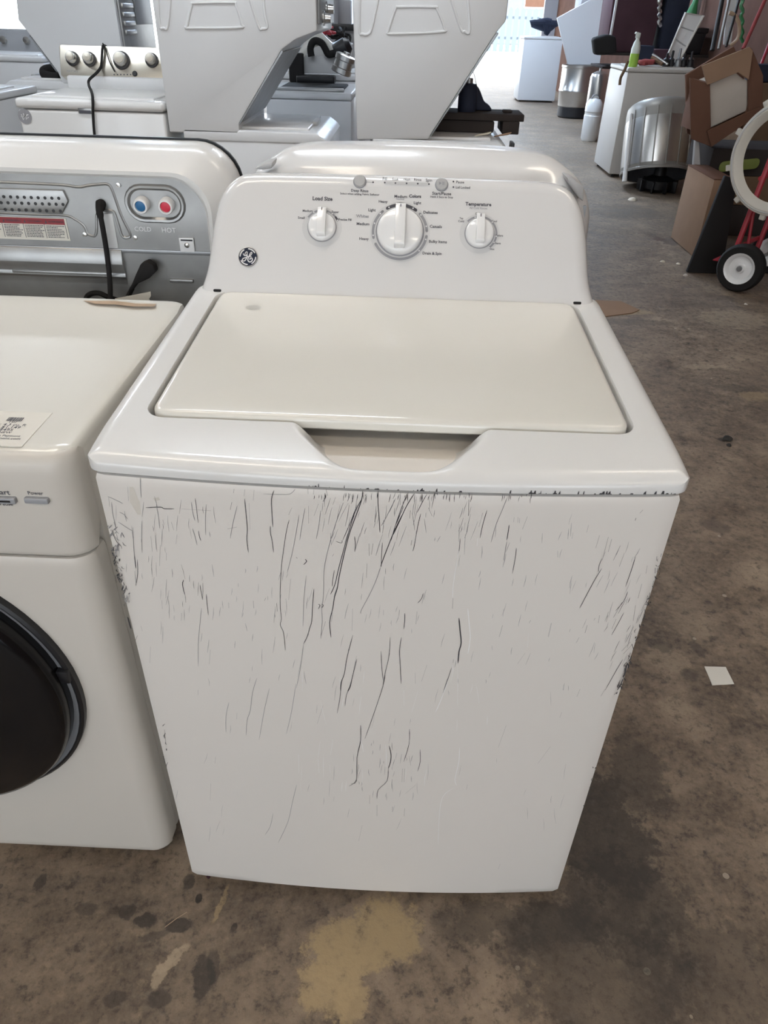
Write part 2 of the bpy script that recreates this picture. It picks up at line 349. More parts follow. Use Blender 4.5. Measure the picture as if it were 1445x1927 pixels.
def lamp(x, y, turn, k, lab):
    t = thing('ceiling_light', lab, 'ceiling light', (x, y, 3.35), 'ceiling tube lights')
    a, b = (.11, .65) if turn else (.65, .11)
    part('lamp_housing', G().box(x-a, x+a, y-b, y+b, 3.39, 3.47, .01), M['bgwhite'], t)
    part('diffuser', G().box(x-a+.02, x+a-.02, y-b+.02, y+b-.02, 3.34, 3.39, .015), M[k], t)
    part('hanging_rod', G().tube([(x, y, 3.47), (x, y, 3.8)], .008), M['grey'], t)
for L_ in LAMPS: lamp(*L_)

SCR = (
((180, 880, .2076), (
 (1, 1, [(110, 258), (190, 295), (250, 325)]), (1, 1, [(118, 262), (128, 350)]), (1, 1, [(145, 310), (155, 410), (175, 500), (185, 550)]), (1, 1, [(205, 490), (280, 540), (335, 572)]), (1, 1, [(215, 400), (260, 425), (290, 465)]),
 (0, 1.3, [(455, 362), (590, 357), (620, 370), (712, 372)]), (1, .8, [(780, 372), (1045, 388)]), (1, 1, [(405, 90), (408, 190), (415, 270)]), (1, .8, [(290, 170), (298, 300)]), (1, 1, [(550, 330), (570, 440), (582, 550)]),
 (1, 1, [(338, 540), (345, 700), (352, 800), (362, 910)]), (0, 1, [(352, 790), (360, 850), (368, 912)]), (0, .9, [(378, 830), (382, 960), (362, 1070)]), (1, 1, [(420, 480), (418, 640), (422, 770)]), (1, .9, [(868, 310), (880, 400), (900, 480)]),
 (0, .8, [(902, 275), (915, 370), (930, 500)]), (1, .9, [(1003, 330), (995, 470), (998, 610)]), (0, .9, [(932, 570), (940, 620), (955, 660)]), (1, 1, [(878, 550), (900, 620), (920, 700)]), (1, 1, [(685, 490), (708, 565)]), (1, 1, [(608, 470), (622, 515)]),
 (1, 1, [(500, 620), (515, 760)]), (1, 1, [(540, 610), (550, 740)]), (1, 1, [(585, 700), (580, 890)]), (1, 1, [(640, 770), (640, 840)]), (1, 1, [(738, 605), (728, 690)]), (0, 1, [(1220, 380), (1235, 310)]), (1, 1, [(1283, 345), (1245, 500), (1220, 640)]), (1, 1.1, [(1195, 553), (1280, 537)]),
 (0, 1.2, [(1350, 280), (1365, 430), (1375, 560), (1370, 650), (1385, 765)]), (1, .9, [(1390, 320), (1400, 560)]), (0, 1, [(1255, 190), (1250, 228)]), (1, 1, [(1352, 195), (1345, 255)]),
 (0, 1.2, [(798, 1015), (788, 1060), (808, 1150)]), (1, 1, [(785, 1040), (800, 1015)]), (0, .9, [(945, 1060), (958, 1130), (970, 1195)]), (0, 1, [(1003, 1145), (1010, 1230), (1023, 1335)]), (1, 1, [(778, 1315), (776, 1385)]), (1, .9, [(960, 1270), (945, 1420), (930, 1600), (930, 1800)]),
 (0, 2.6, [(292, 1350), (305, 1400), (322, 1460)]), (0, 1.2, [(380, 1520), (360, 1570)]), (1, 1, [(498, 1620), (492, 1770)]), (1, 1, [(1040, 1650), (1030, 1780)]), (0, .8, [(1205, 1220), (1208, 1270)]), (1, .9, [(600, 1200), (605, 1280)]), (1, 1, [(410, 1430), (425, 1480)]),
 (0, 1, [(160, 600), (185, 660), (225, 710)]), (0, 1, [(165, 490), (185, 545)]), (0, 1.2, [(215, 960), (240, 1010)]), (0, 1.2, [(228, 960), (250, 1000)]), (0, 1.2, [(180, 970), (190, 1040)]))),
((460, 900, .2076), (
 (0, 1.2, [(268, 108), (245, 190), (250, 320), (258, 440)]), (0, 1.1, [(235, 430), (235, 490), (250, 560), (265, 670)]), (1, .9, [(88, 105), (80, 200)]), (1, .7, [(170, 140), (380, 145), (430, 130), (460, 95)]), (0, .8, [(575, 90), (578, 140)]), (0, .8, [(630, 90), (625, 145)]), (0, 1, [(738, 95), (755, 155)]),
 (1, .9, [(430, 265), (400, 330)]), (0, .9, [(405, 375), (380, 480), (355, 640), (335, 800), (325, 1000), (325, 1170), (335, 1270), (325, 1330), (355, 1400), (370, 1560)]), (1, .9, [(495, 330), (470, 480), (430, 690), (385, 860)]),
 (1, .9, [(548, 270), (525, 400), (500, 560)]), (1, .8, [(670, 230), (630, 340)]), (1, .9, [(690, 290), (675, 420), (650, 550)]), (1, .9, [(895, 220), (830, 400), (780, 560), (740, 720), (720, 850), (718, 980), (712, 1100), (700, 1170), (705, 1300), (690, 1450)]),
 (0, 1.5, [(1072, 110), (1060, 200), (990, 390), (945, 520), (900, 700), (860, 880), (840, 1000), (815, 1080), (800, 1180), (772, 1305), (785, 1440)]), (0, 1.3, [(1060, 190), (1000, 310), (940, 500), (890, 680), (850, 830), (820, 960), (780, 1050)]), (0, 1, [(1020, 240), (960, 400), (890, 560)]),
 (0, .9, [(815, 830), (800, 920), (795, 980)]), (0, 1.2, [(1212, 110), (1210, 220), (1222, 380), (1228, 490)]), (0, 1.4, [(1445, 300), (1360, 470), (1300, 620), (1250, 750), (1235, 800)]), (0, 1, [(1445, 250), (1370, 420), (1330, 560)]), (1, 1, [(1235, 800), (1190, 930), (1130, 1060), (1060, 1190), (1055, 1225)]),
 (0, .9, [(1250, 580), (1242, 700), (1240, 800)]), (0, 1.2, [(998, 525), (1005, 600), (1000, 665)]), (0, 1, [(1128, 590), (1130, 700)]), (0, .9, [(1165, 590), (1150, 690)]), (1, 1, [(1228, 590), (1190, 700)]), (0, .9, [(1110, 770), (1105, 900)]), (1, 1, [(1370, 180), (1290, 340), (1240, 430)]), (0, .8, [(830, 570), (880, 585), (885, 560)]),
 (0, 1.3, [(550, 730), (563, 752), (535, 782)]), (0, 1.6, [(468, 714), (480, 724)]), (1, 1, [(810, 683), (795, 707)]), (0, 1.2, [(80, 1108), (86, 1175)]), (0, 1.3, [(292, 1130), (297, 1205)]), (0, 1.1, [(277, 1235), (277, 1258)]), (0, 1, [(195, 1080), (180, 1110)]),
 (0, 1.2, [(630, 1000), (618, 1140), (610, 1290), (590, 1360), (570, 1430), (535, 1500)]), (1, .9, [(535, 1500), (510, 1700), (470, 1900)]), (0, 1.1, [(668, 1140), (685, 1150), (668, 1185)]), (0, 1.1, [(700, 1140), (715, 1150), (700, 1175)]), (0, .9, [(735, 1295), (690, 1440)]), (1, .9, [(980, 1180), (975, 1380)]),
 (0, 1.2, [(982, 1420), (930, 1620), (905, 1770), (875, 1850), (870, 1927)]), (0, 1.2, [(1018, 1635), (990, 1750), (960, 1870), (935, 1927)]), (0, 1.1, [(1237, 1565), (1245, 1720), (1257, 1830)]), (0, .9, [(1320, 1440), (1312, 1600), (1280, 1740), (1255, 1870)]), (0, 1.2, [(1422, 1440), (1405, 1560), (1412, 1700), (1420, 1860)]),
 (0, 1.1, [(1405, 1190), (1400, 1240)]), (1, 1, [(1260, 1190), (1260, 1240)]), (1, .9, [(580, 250), (580, 410)]), (1, .9, [(825, 170), (800, 240)]), (1, .9, [(560, 880), (540, 1080), (530, 1340)]), (1, .9, [(420, 910), (400, 1100)]))),
((740, 900, .2076), (
 (0, 1.3, [(195, 130), (120, 250), (60, 380), (0, 510)]), (0, 1, [(125, 140), (70, 280), (20, 420)]), (0, 1, [(62, 125), (62, 240)]), (0, .9, [(305, 140), (260, 220), (215, 310)]), (0, 1.4, [(685, 190), (680, 340)]), (0, .9, [(318, 265), (352, 342)]), (0, 1, [(248, 320), (220, 440), (190, 610), (175, 660)]),
 (0, 1, [(155, 290), (148, 362)]), (0, .9, [(295, 310), (293, 352)]), (0, 1.2, [(168, 560), (160, 605)]), (1, .9, [(650, 400), (640, 470)]), (0, .9, [(605, 545), (600, 620), (595, 660)]), (2, 1.2, [(590, 660), (575, 760), (555, 880), (540, 1000), (538, 1080)]), (0, 1.2, [(541, 1085), (536, 1180)]),
 (0, 1, [(848, 290), (810, 420), (785, 540)]), (1, .9, [(810, 310), (775, 440)]), (2, 1.6, [(765, 540), (758, 610)]), (1, .9, [(1035, 165), (985, 290), (930, 420), (885, 580)]), (0, 1.3, [(1050, 420), (1040, 490), (1028, 560)]), (1, 1, [(1028, 570), (1010, 680), (1000, 745)]), (0, 1, [(1115, 630), (1105, 720), (1078, 862)]),
 (0, .9, [(1215, 345), (1170, 460)]), (0, .7, [(1130, 350), (1128, 400)]), (0, .7, [(1145, 360), (1143, 405)]), (1, .9, [(1095, 350), (1090, 395)]), (0, 1.1, [(272, 1040), (255, 1090), (220, 1130)]), (0, 1.2, [(56, 1190), (52, 1230)]), (0, 1.3, [(104, 1220), (103, 1290), (95, 1365)]), (0, 1, [(215, 1205), (205, 1320)]),
 (0, 2.3, [(595, 1265), (605, 1380), (615, 1490), (595, 1570), (586, 1675)]), (2, 1.6, [(675, 1180), (685, 1290), (697, 1450), (675, 1590)]), (2, 1, [(582, 1690), (585, 1927)]), (0, 1.2, [(545, 1640), (542, 1670)]), (0, 1.1, [(528, 1715), (490, 1830), (455, 1927)]), (1, 1, [(305, 1690), (255, 1840)]), (1, 1, [(198, 1760), (200, 1860)]),
 (1, 1, [(1002, 1180), (992, 1250)]), (0, 1.1, [(990, 1330), (960, 1435)]), (1, 1, [(905, 1230), (898, 1265)]), (0, 1, [(1245, 1285), (1230, 1310)]), (1, .9, [(1195, 1580), (1125, 1680)]), (2, .8, [(1225, 1400), (1215, 1530)]), (1, .9, [(1435, 1310), (1405, 1440)]), (0, 1.2, [(735, 1730), (735, 1730)]))),
((1020, 900, .2076), (
 (0, 1.2, [(912, 285), (885, 315)]), (0, 2, [(850, 358), (842, 382)]), (1, 1, [(420, 420), (403, 490)]), (1, .9, [(280, 490), (270, 545)]), (0, .8, [(520, 515), (485, 630)]), (0, 1, [(600, 530), (558, 685)]), (0, 1, [(630, 550), (598, 665)]), (0, .9, [(705, 612), (672, 695)]), (0, .9, [(745, 675), (698, 800)]),
 (0, 1.1, [(845, 710), (805, 840), (755, 980)]), (0, .9, [(542, 725), (515, 790), (510, 850)]), (0, 1.1, [(540, 815), (470, 930), (400, 1060), (340, 1175)]), (1, 1.2, [(140, 655), (142, 715)]), (0, .9, [(952, 790), (940, 860)]), (0, 1, [(903, 955), (868, 1085)]), (0, 1.8, [(1080, 680), (1075, 712)]), (0, 1.5, [(1040, 705), (1035, 745)]),
 (0, 2.2, [(1025, 810), (1022, 860)]), (0, 2, [(1045, 810), (1040, 850)]), (0, 1.5, [(1010, 925), (1000, 970)]), (0, 2.2, [(975, 1035), (960, 1100)]), (0, 2.2, [(955, 1060), (942, 1150)]), (0, 1.1, [(775, 1025), (740, 1110), (665, 1200)]), (0, 1.1, [(725, 1120), (645, 1260)]), (0, 1, [(740, 1215), (690, 1310), (628, 1420)]), (0, 1, [(670, 1275), (630, 1365)]),
 (0, 1, [(845, 1150), (825, 1290)]), (0, 1, [(915, 1165), (898, 1200)]), (0, 1.1, [(596, 1240), (580, 1300)]), (0, 1.1, [(520, 1240), (508, 1310)]), (0, 1.4, [(408, 1330), (388, 1400)]), (0, 1, [(335, 1440), (308, 1490)]), (0, 1, [(830, 1340), (760, 1480)]), (0, 1, [(810, 1380), (750, 1490)]), (0, 1.2, [(800, 1480), (720, 1565)]), (0, 1.1, [(820, 1500), (735, 1590)]),
 (0, 2.8, [(812, 1500), (828, 1550)]), (0, 2.6, [(800, 1580), (780, 1640)]), (0, 3, [(768, 1680), (750, 1760), (735, 1800)]), (0, 2, [(735, 1810), (710, 1870), (680, 1920)]), (0, 1.1, [(730, 1640), (660, 1760), (570, 1920)]), (1, .9, [(195, 1870), (190, 1920)]), (1, 1.2, [(82, 1310), (55, 1430)]), (0, 1, [(255, 1365), (247, 1390)]), (0, 1, [(480, 1265), (468, 1285)]))),
((280, 1270, .2768), (
 (1, 1, [(335, 100), (335, 135)]), (1, .9, [(545, 185), (525, 280), (525, 390)]), (1, 1, [(735, 20), (705, 120), (690, 240), (668, 310), (662, 410)]), (1, .8, [(820, 90), (785, 240), (750, 440)]), (1, .9, [(1000, 60), (970, 250), (935, 400)]), (0, 1, [(1328, 0), (1310, 50), (1300, 150), (1280, 260)]), (0, 1, [(1385, 0), (1370, 80), (1345, 130), (1333, 210)]),
 (0, 1, [(1440, 340), (1440, 440), (1415, 560), (1412, 710), (1360, 755)]), (2, 1.6, [(1018, 540), (1020, 665)]), (2, 1.6, [(1150, 570), (1158, 665)]), (2, 1.3, [(1165, 450), (1150, 560)]), (2, 1.4, [(1252, 440), (1235, 545)]), (2, 1.4, [(1230, 610), (1233, 665)]), (2, 1, [(1030, 730), (1035, 780)]), (1, 1, [(1005, 745), (975, 870), (945, 1000), (880, 1140)]),
 (1, .9, [(845, 940), (825, 1030), (790, 1085)]), (1, .9, [(1185, 205), (1145, 330)]), (0, 1.3, [(108, 370), (115, 470)]), (0, 3, [(98, 550), (112, 595)]), (1, 1, [(455, 555), (450, 600)]), (1, .8, [(422, 735), (418, 850)]), (1, .9, [(600, 255), (598, 300)]))),
((660, 1270, .3322), (
 (0, 1, [(195, 0), (180, 70), (130, 220), (80, 360)]), (0, 1, [(55, 285), (55, 380), (35, 470), (32, 600), (0, 615)]), (0, 1.8, [(217, 400), (228, 450), (225, 490), (212, 530)]), (0, 1.2, [(212, 530), (205, 600), (155, 650), (148, 700)]), (0, 1.2, [(332, 305), (330, 390), (300, 490)]), (0, .9, [(293, 530), (290, 605)]), (0, .9, [(305, 530), (302, 605)]), (0, 1.1, [(392, 420), (393, 490), (378, 545)]),
 (0, 1.2, [(148, 735), (148, 798)]), (0, 1.4, [(237, 745), (236, 775)]), (0, 1.1, [(305, 755), (302, 800)]), (0, 1, [(108, 680), (106, 730)]), (1, 1, [(370, 620), (310, 670)]), (2, 1.4, [(300, 85), (302, 175)]), (2, 1.3, [(605, 0), (605, 170)]), (2, 1.3, [(615, 410), (612, 490), (590, 590), (600, 625)]), (2, 1, [(580, 640), (520, 690), (500, 810), (495, 960)]),
 (2, 1.6, [(550, 30), (515, 130), (480, 210)]), (2, 1.2, [(380, 90), (345, 210)]), (0, 1, [(547, 20), (522, 100)]), (1, 1, [(880, 285), (835, 410)]), (1, 1, [(1130, 405), (1060, 500)]), (0, .9, [(1440, 80), (1415, 120)]), (0, .9, [(1210, 45), (1203, 85)]), (0, .9, [(1298, 80), (1280, 122)]), (1, 1, [(1195, 210), (1183, 242)]), (1, 1, [(660, 620), (655, 650)]), (1, .9, [(845, 1070), (835, 1100)]), (1, .9, [(65, 850), (45, 940)]))))

# ------------------------------------------------------------------ the white top-load washer in front
def SQ(n0, n1):
    """points round the unit square, front edge first, anticlockwise"""
    o = [(-1+2*k/n0, -1) for k in range(n0)] + [(1, -1+2*k/n1) for k in range(n1)]
    return o + [(1-2*k/n0, 1) for k in range(n0)] + [(-1, 1-2*k/n1) for k in range(n1)]
def RR(p, x0, x1, y0, y1, r):
    x = (x0+x1)/2+p[0]*(x1-x0)/2; y = (y0+y1)/2+p[1]*(y1-y0)/2
    qx = min(max(x, x0+r), x1-r); qy = min(max(y, y0+r), y1-r); d = Vector((x-qx, y-qy))
    if d.length > 1e-9 and abs(d.x) > 1e-9 and abs(d.y) > 1e-9: d = d.normalized()*r
    return qx+d.x, qy+d.y
HW, BOW = .343, .016
def fy(x): return -BOW*max(0, 1-(x/HW)**2)
def sst(a, b, x): t = min(1, max(0, (x-a)/(b-a))); return t*t*(3-2*t)
W = thing('top_load_washer', 'scratched white top-load washing machine with three console knobs in the middle', 'washing machine', (0, .33, 0))
sq = SQ(48, 16)
def ring(off, z, r, y1=.665):
    o = []
    for p in sq:
        x, y = RR(p, -HW-off, HW+off, -off, y1, r); k = max(0, 1-max(0, y)/.05); o.append(Vector((x, y+fy(x)*k, z)))
    return o
g = G(); g.rings([ring(-.012, .018, .006), ring(-.004, .018, .011), ring(0, .024, .012), ring(0, .04, .012), ring(0, .25, .012), ring(0, .5, .012), ring(0, .75, .012), ring(0, .88, .012), ring(0, .890, .012), ring(-.002, .8955, .011), ring(-.006, .898, .01), ring(-.014, .898, .006)], cap0=True, cap1=True)
cab = part('cabinet', g, M['panel'], W)
for sx in (-1, 1):
    for y in (.05, .6): part('levelling_foot', G().lathe([(.016, 0), (.018, .006), (.008, .01), (.008, .024)], 14, Matrix.Translation((sx*.29, y, 0))), M['black'], W)
# deck with lid well and hand scoop
LX, LY0, LY1, LR = .2955, .087, .498, .022
def dz(x, y):
    z = .932+.045*(y-.086)
    if y < .086: z = .932-.010*((.086-y)/.1)**1.5
    e = min(HW+.004-abs(x), y+.004-fy(x)); R = .020
    if e < R: z -= .013*(1-math.sqrt(max(0, 1-(1-e/R)**2)))
    v = (y+.013)/.095; xc = abs(x-.003)
    if v > 0:
        hw = .072+.050*sst(0, 1, v); z -= .034*sst(0, .42, v)*(1-sst(hw-.042, hw, xc))
    return z
sd = SQ(190, 44); gp = .006; R = []
def dpt(p, s):
    a = RR(p, -LX-gp, LX+gp, LY0-gp, LY1+gp, LR+gp); b = RR(p, -HW-.004, HW+.004, -.004, .53, .02)
    b = (b[0], b[1]+fy(b[0])*max(0, 1-max(0, b[1])/.05)); return a[0]+(b[0]-a[0])*s, a[1]+(b[1]-a[1])*s
for s_, dzz in ((0, -.07), (0, -.004), (.008, -.0012), (.02, 0)):
    R.append([Vector((*dpt(p, s_), dz(*dpt(p, s_))+dzz)) for p in sd])
for k in range(1, 31):
    s_ = .02+.98*(1-(1-k/30)**1.35); R.append([Vector((*dpt(p, s_), dz(*dpt(p, s_)))) for p in sd])
R.append([Vector((*dpt(p, 1), .9035)) for p in sd]); R.append([Vector((*dpt(p, .94), .9035)) for p in sd])
part('top_deck', G().rings(R), M['enamel'], W)
part('lid_well', G().box(-LX-.004, LX+.004, LY0-.004, LY1+.004, .86, .866), M['grey'], W)
sl_ = SQ(60, 44); R = []
def lpt(s, ins, z0):
    o = []
    for p in sl_:
        x, y = RR(p, -LX+ins, LX-ins, LY0+ins, LY1-ins, max(.003, LR-ins)); x *= s; y = .29+(y-.29)*s
        o.append(Vector((x, y, .932+.045*(y-.086)+z0)))
    return o
for s_ in (.02, .25, .5, .75, .92): R.append(lpt(s_, 0, .0055-.002*s_**4))
for k in range(7): a = PI/2*k/6; R.append(lpt(1, .008*(1-math.sin(a)), -.0045+.008*math.cos(a)))
R += [lpt(1, 0, -.011), lpt(1, .003, -.014), lpt(.5, .003, -.014)]
part('lid', G().rings(R, cap0=True, cap1=True), M['cream'], W)
for s in (-1, 1): part('hinge_gap', G().box(s*.303-.007, s*.303+.007, .499, .506, .942, .9545, .002), M['rubber'], W, 'dark hinge gap at the lid corner')
g = G(); p = at(476, 574, z=.956); g.flat([Vector((p.x+.013*math.cos(2*PI*k/20), p.y+.009*math.sin(2*PI*k/20), .932+.045*(p.y+.009*math.sin(2*PI*k/20)-.086)+.0052)) for k in range(20)]); part('lid_smudge', g, M['smudge'], W, 'faint grey smudge on the lid')
# console
FO = Vector((0, .50, .952)); FV = Vector((0, .5641, .8257)); FN = Vector((0, -.8257, .5641))
def fc(u, v, n=.0005): return FO+Vector((u, 0, 0))+FV*v+FN*n
def fpx(px, py):
    d = FWD*FPX+RGT*(px-722.5)-UPV*(py-963.5); q = CAM+d*((FO-CAM).dot(FN)/d.dot(FN)); return q.x, (q-FO).dot(FV)
half = smooth([(.349, -.03, 0), (.338, 0, 0), (.3265, .04, 0), (.322, .08, 0), (.3185, .115, 0), (.311, .155, 0), (.298, .183, 0), (.278, .2015, 0), (.25, .2085, 0), (.16, .2105, 0), (0, .2115, 0)], 4)
ol = [Vector((-p.x, p.y)) for p in half]+[Vector((p.x, p.y)) for p in half[-2::-1]]
nr = []
for i, p in enumerate(ol):
    t = ol[min(i+1, len(ol)-1)]-ol[max(i-1, 0)]; t.normalize(); nr.append(Vector((t.y, -t.x)))
r_ = .028; R = []
for k in range(8):
    a = PI/2*k/7; R.append([fc(p.x+q.x*r_*(1-math.sin(a)), p.y+min(0, q.y)*r_*(1-math.sin(a)), -r_*(1-math.cos(a))*.9) for p, q in zip(ol, nr)])
b0 = R[-1]; R.append([Vector((p.x, p.y+.6*(.672-p.y), p.z)) for p in b0]); R.append([Vector((p.x*.99, .672, p.z-.004)) for p in b0])
con = part('console', G().rings(R, cap0=True, cap1=True), M['plastic'], W)
def kframe(u, v):
    o = fc(u, v, 0); m = Matrix.Identity(4)
    for i, a in enumerate((Vector((1, 0, 0)), FV, FN)):
        for j in range(3): m[j][i] = a[j]
    m.translation = o; return m
def knob(u, v, r, hgt, gw, glen, ptr, label):
    K = kframe(u, v)
    b = part('knob', G().lathe([(r*1.0, .001), (r, hgt*.55), (r*.95, hgt*.85), (r*.86, hgt), (0, hgt*1.06)], 40, K), M['knobw'], W, label)
    prof = smooth([(glen, .002, 0), (glen, hgt*1.15, 0), (glen*.7, hgt*1.5, 0), (0, hgt*1.95, 0), (-r*.6, hgt*2.05, 0), (-r*.78, hgt*1.7, 0), (-r*.82, .004, 0)], 4)
    gr = G().prism([(p.x, p.y) for p in prof], lambda a, h, d: Vector((d, a, h)), -gw/2, gw/2, gw*.26, 3, K); part('knob_grip', gr, M['knobw'], b)
    h = hgt*1.27
    part('pointer_mark', G().box(-.0007, .0007, glen*.72, glen*.94, h, h+.0018, M_=K), M['ink'], b, 'black pointer line')
    part('dial_collar', G().lathe([(r*1.06, 0), (r*1.06, .0012), (0, .0012)], 40, K), M['mid'], b)
p1, p2, p3 = (-.130, .1126), (.0012, .109), (.1347, .1107)
inkg, gryg, drk, halo, wht = G(), G(), G(), G(), G()
f1 = lambda a, b: fc(a, b, .0007); f2 = lambda a, b: fc(a, b, .0010); f0 = lambda a, b: fc(a, b, .0004)
disc(halo, f0, *p1, .0335, 40); disc(halo, f0, *p3, .0335, 40); arc(halo, f0, *p2, .0452, 0, 359, .0052, 60)
arc(drk, f1, *p2, .0452, -30, 34, .0026)
for a0, a1 in ((-104, -42), (46, 86), (97, 242)): arc(gryg, f1, *p2, .0452, a0, a1, .0022)
for a in (-26, 0, 27, 49, -49, -73, -99, 76, 104, 132): disc(wht, f2, p2[0]+.0452*math.sin(math.radians(a)), p2[1]+.0452*math.cos(math.radians(a)), .0013, 10)
for a0, a1 in ((-59, -18), (16, 46)): arc(gryg, f1, *p1, .0285, a0, a1, .0016)
arc(drk, f1, *p1, .0285, 51, 64, .0017)
for a in (-59, -31, 35, 64): disc(wht, f2, p1[0]+.0285*math.sin(math.radians(a)), p1[1]+.0285*math.cos(math.radians(a)), .0012, 10)
for a0, a1 in ((-49, 143),): arc(gryg, f1, *p3, .0285, a0, a1, .0016)
for a in (-49, -17, 46, 97, 119, 143): disc(wht, f2, p3[0]+.0285*math.sin(math.radians(a)), p3[1]+.0285*math.cos(math.radians(a)), .0012, 10)
knob(*p2, .0385, .013, .017, .0425, 1, 'large white cycle knob'); knob(*p1, .0232, .010, .0145, .030, 1, 'small white load size knob'); knob(*p3, .0238, .010, .0135, .030, 1, 'small white temperature knob')
PXM = .000885
for s, x, y, wd, b, gk in (
    ('Load Size', 607, 374, 38, .02, 0), ('Medium', 579, 397, 19, .01, 0), ('Large', 606, 391.5, 13, .01, 0), ('Super', 631, 399, 14, .01, 0), ('Small', 567, 410, 13, .01, 0), ('Precise Fill', 649, 413.5, 25, .01, 0),
    ('Deep Rinse', 677, 359, 33, .01, 0), ('Select when adding Fabric Softener', 677, 365.5, 75, 0, 0),
    ('Fill', 724, 336.5, 8, .005, 0), ('Soak', 744, 337.5, 12, .005, 0), ('Wash', 765, 338, 13, .005, 0), ('Rinse', 786, 338.5, 14, .005, 0), ('Spin', 807, 339.5, 12, .005, 0),
    ('Start/Pause', 831, 364.5, 36, .01, 0), ('Hold 3 Secs to Stop', 831, 371, 43, 0, 0), ('Pause', 866, 343, 15, .01, 0), ('Lid Locked', 871, 353, 27, .01, 0),
    ('Medium', 754, 370, 24, .01, 0), ('Normal', 753, 375, 15, 0, 1), ('Colors', 781, 369.5, 23, .03, 0), ('Heavy', 721, 379.5, 17, .01, 0), ('Light', 785.5, 382, 14, .01, 0),
    ('Delicates', 810, 400, 27, .01, 0), ('Casuals', 820, 426.5, 23, .01, 0), ('Bulky Items', 824, 455, 34, .01, 0), ('Drain & Spin', 813, 477, 36, .01, 0),
    ('Light', 700, 395.5, 14, .01, 0), ('Whites', 682, 407, 24, .02, 1), ('Medium', 683, 421.5, 24, .01, 0), ('Heavy', 685, 449.5, 18, .01, 0),
    ('Temperature', 900, 384.5, 49, .02, 0), ('All Cold Rinses', 900, 392, 34, 0, 1), ('Cold', 899.5, 402.5, 11, .01, 0), ('Tap', 868, 411, 7, .01, 0), ('Cold', 867.5, 416.5, 11, .01, 0),
    ('Cool', 930, 416.5, 10, .01, 0), ('Colors', 939, 443.5, 15, .01, 0), ('Warm', 935, 458, 14, .01, 0), ('Hot', 926, 469, 8, .01, 0)):
    text(gryg if gk else inkg, s, f1, *fpx(x, y), width=wd*PXM, bold=b+.012)
for x, y in ((702, 343.5), (724, 344), (744, 345), (765, 345.5), (786, 346), (807, 347), (853, 342.3), (853, 352.5)): disc(drk, f2, *fpx(x, y), .0015, 12)
a, b = fpx(724, 344.5), fpx(807, 347); arc_ = [a, b]; ribbon(halo, f0, arc_, .0024, False); ribbon(gryg, f1, [fpx(687, 343), fpx(702, 343.5)], .0004, False)
part('console_print', inkg, M['ink'], con, 'dark grey printed dial lettering', 'stuff'); part('dial_print', drk, M['ink'], con, None, 'stuff'); part('grey_print', gryg, M['mid'], con, None, 'stuff'); part('dial_backing', halo, M['halo'], con); part('dial_dot_print', wht, M['knobw'], con, None, 'stuff')
for (px, py), lb in (((677, 342), 'round grey rinse button'), ((831, 348), 'round grey start button')):
    K = kframe(*fpx(px, py)); bt = part('push_button', G().lathe([(.0100, 0), (.0100, .003), (.009, .0048), (.0072, .0052), (.0, .0046)], 28, K), M['lgrey'], W, lb)
    part('button_ring', G().lathe([(.0112, 0), (.0112, .001), (0, .001)], 28, K), M['mid'], bt)
    if px > 700:
        q = G(); fn = lambda a, b, K=K: K @ Vector((a, b, .0056)); q.flat([fn(-.0045, -.0025), fn(-.0045, .003), fn(-.0005, .0003)])
        for o in (.0015, .0035): ribbon(q, fn, [(o, -.0025), (o, .0028)], .0005, False)
        part('button_symbol', q, M['mid'], bt)
# round badge with its monogram
bu, bv = fpx(467, 484); K = kframe(bu, bv); bd = part('badge', G().lathe([(.0162, 0), (.0162, .0016), (.0152, .0022), (0, .0022)], 40, K), M['navy'], W, 'round dark badge with silver monogram')
part('badge_rim', G().tube([K @ Vector((.0158*math.cos(2*PI*k/40), .0158*math.sin(2*PI*k/40), .0018)) for k in range(40)], .0007, 6, True), M['inox'], bd)
q = G(); fb = lambda a, b: K @ Vector((a, b, .0026)); cv = lambda L: [((x-680)/290*.0158, -(y-425)/265*.0158) for x, y in L]
for L, hwid in (([(530, 335), (545, 375), (580, 402), (625, 385), (652, 340), (655, 300), (630, 290), (600, 318), (585, 370), (602, 402), (640, 392), (668, 362)], .0006),
    ([(662, 372), (645, 450), (605, 525), (560, 552), (520, 540), (512, 508), (545, 475), (610, 455), (680, 425), (740, 402)], .0008),
    ([(715, 395), (770, 372), (800, 330), (795, 298), (768, 305), (738, 350), (728, 395), (755, 415), (795, 410)], .0007),
    ([(735, 412), (695, 455), (682, 510), (705, 555), (750, 572), (800, 550), (822, 505), (808, 468), (772, 458), (745, 485), (755, 515)], .0009)):
    ribbon(q, fb, [(p.x, p.y) for p in smooth([(*c, 0) for c in cv(L)], 3)], hwid, True)
for a0, a1 in ((-2, 62), (88, 152), (178, 242), (268, 332)):
    pts = [(.0132*math.sin(math.radians(a0+(a1-a0)*k/10)), .0132*math.cos(math.radians(a0+(a1-a0)*k/10))) for k in range(11)]; ribbon(q, fb, pts, .0010, True)
part('monogram', q, M['knobw'], bd, 'silver script letters')

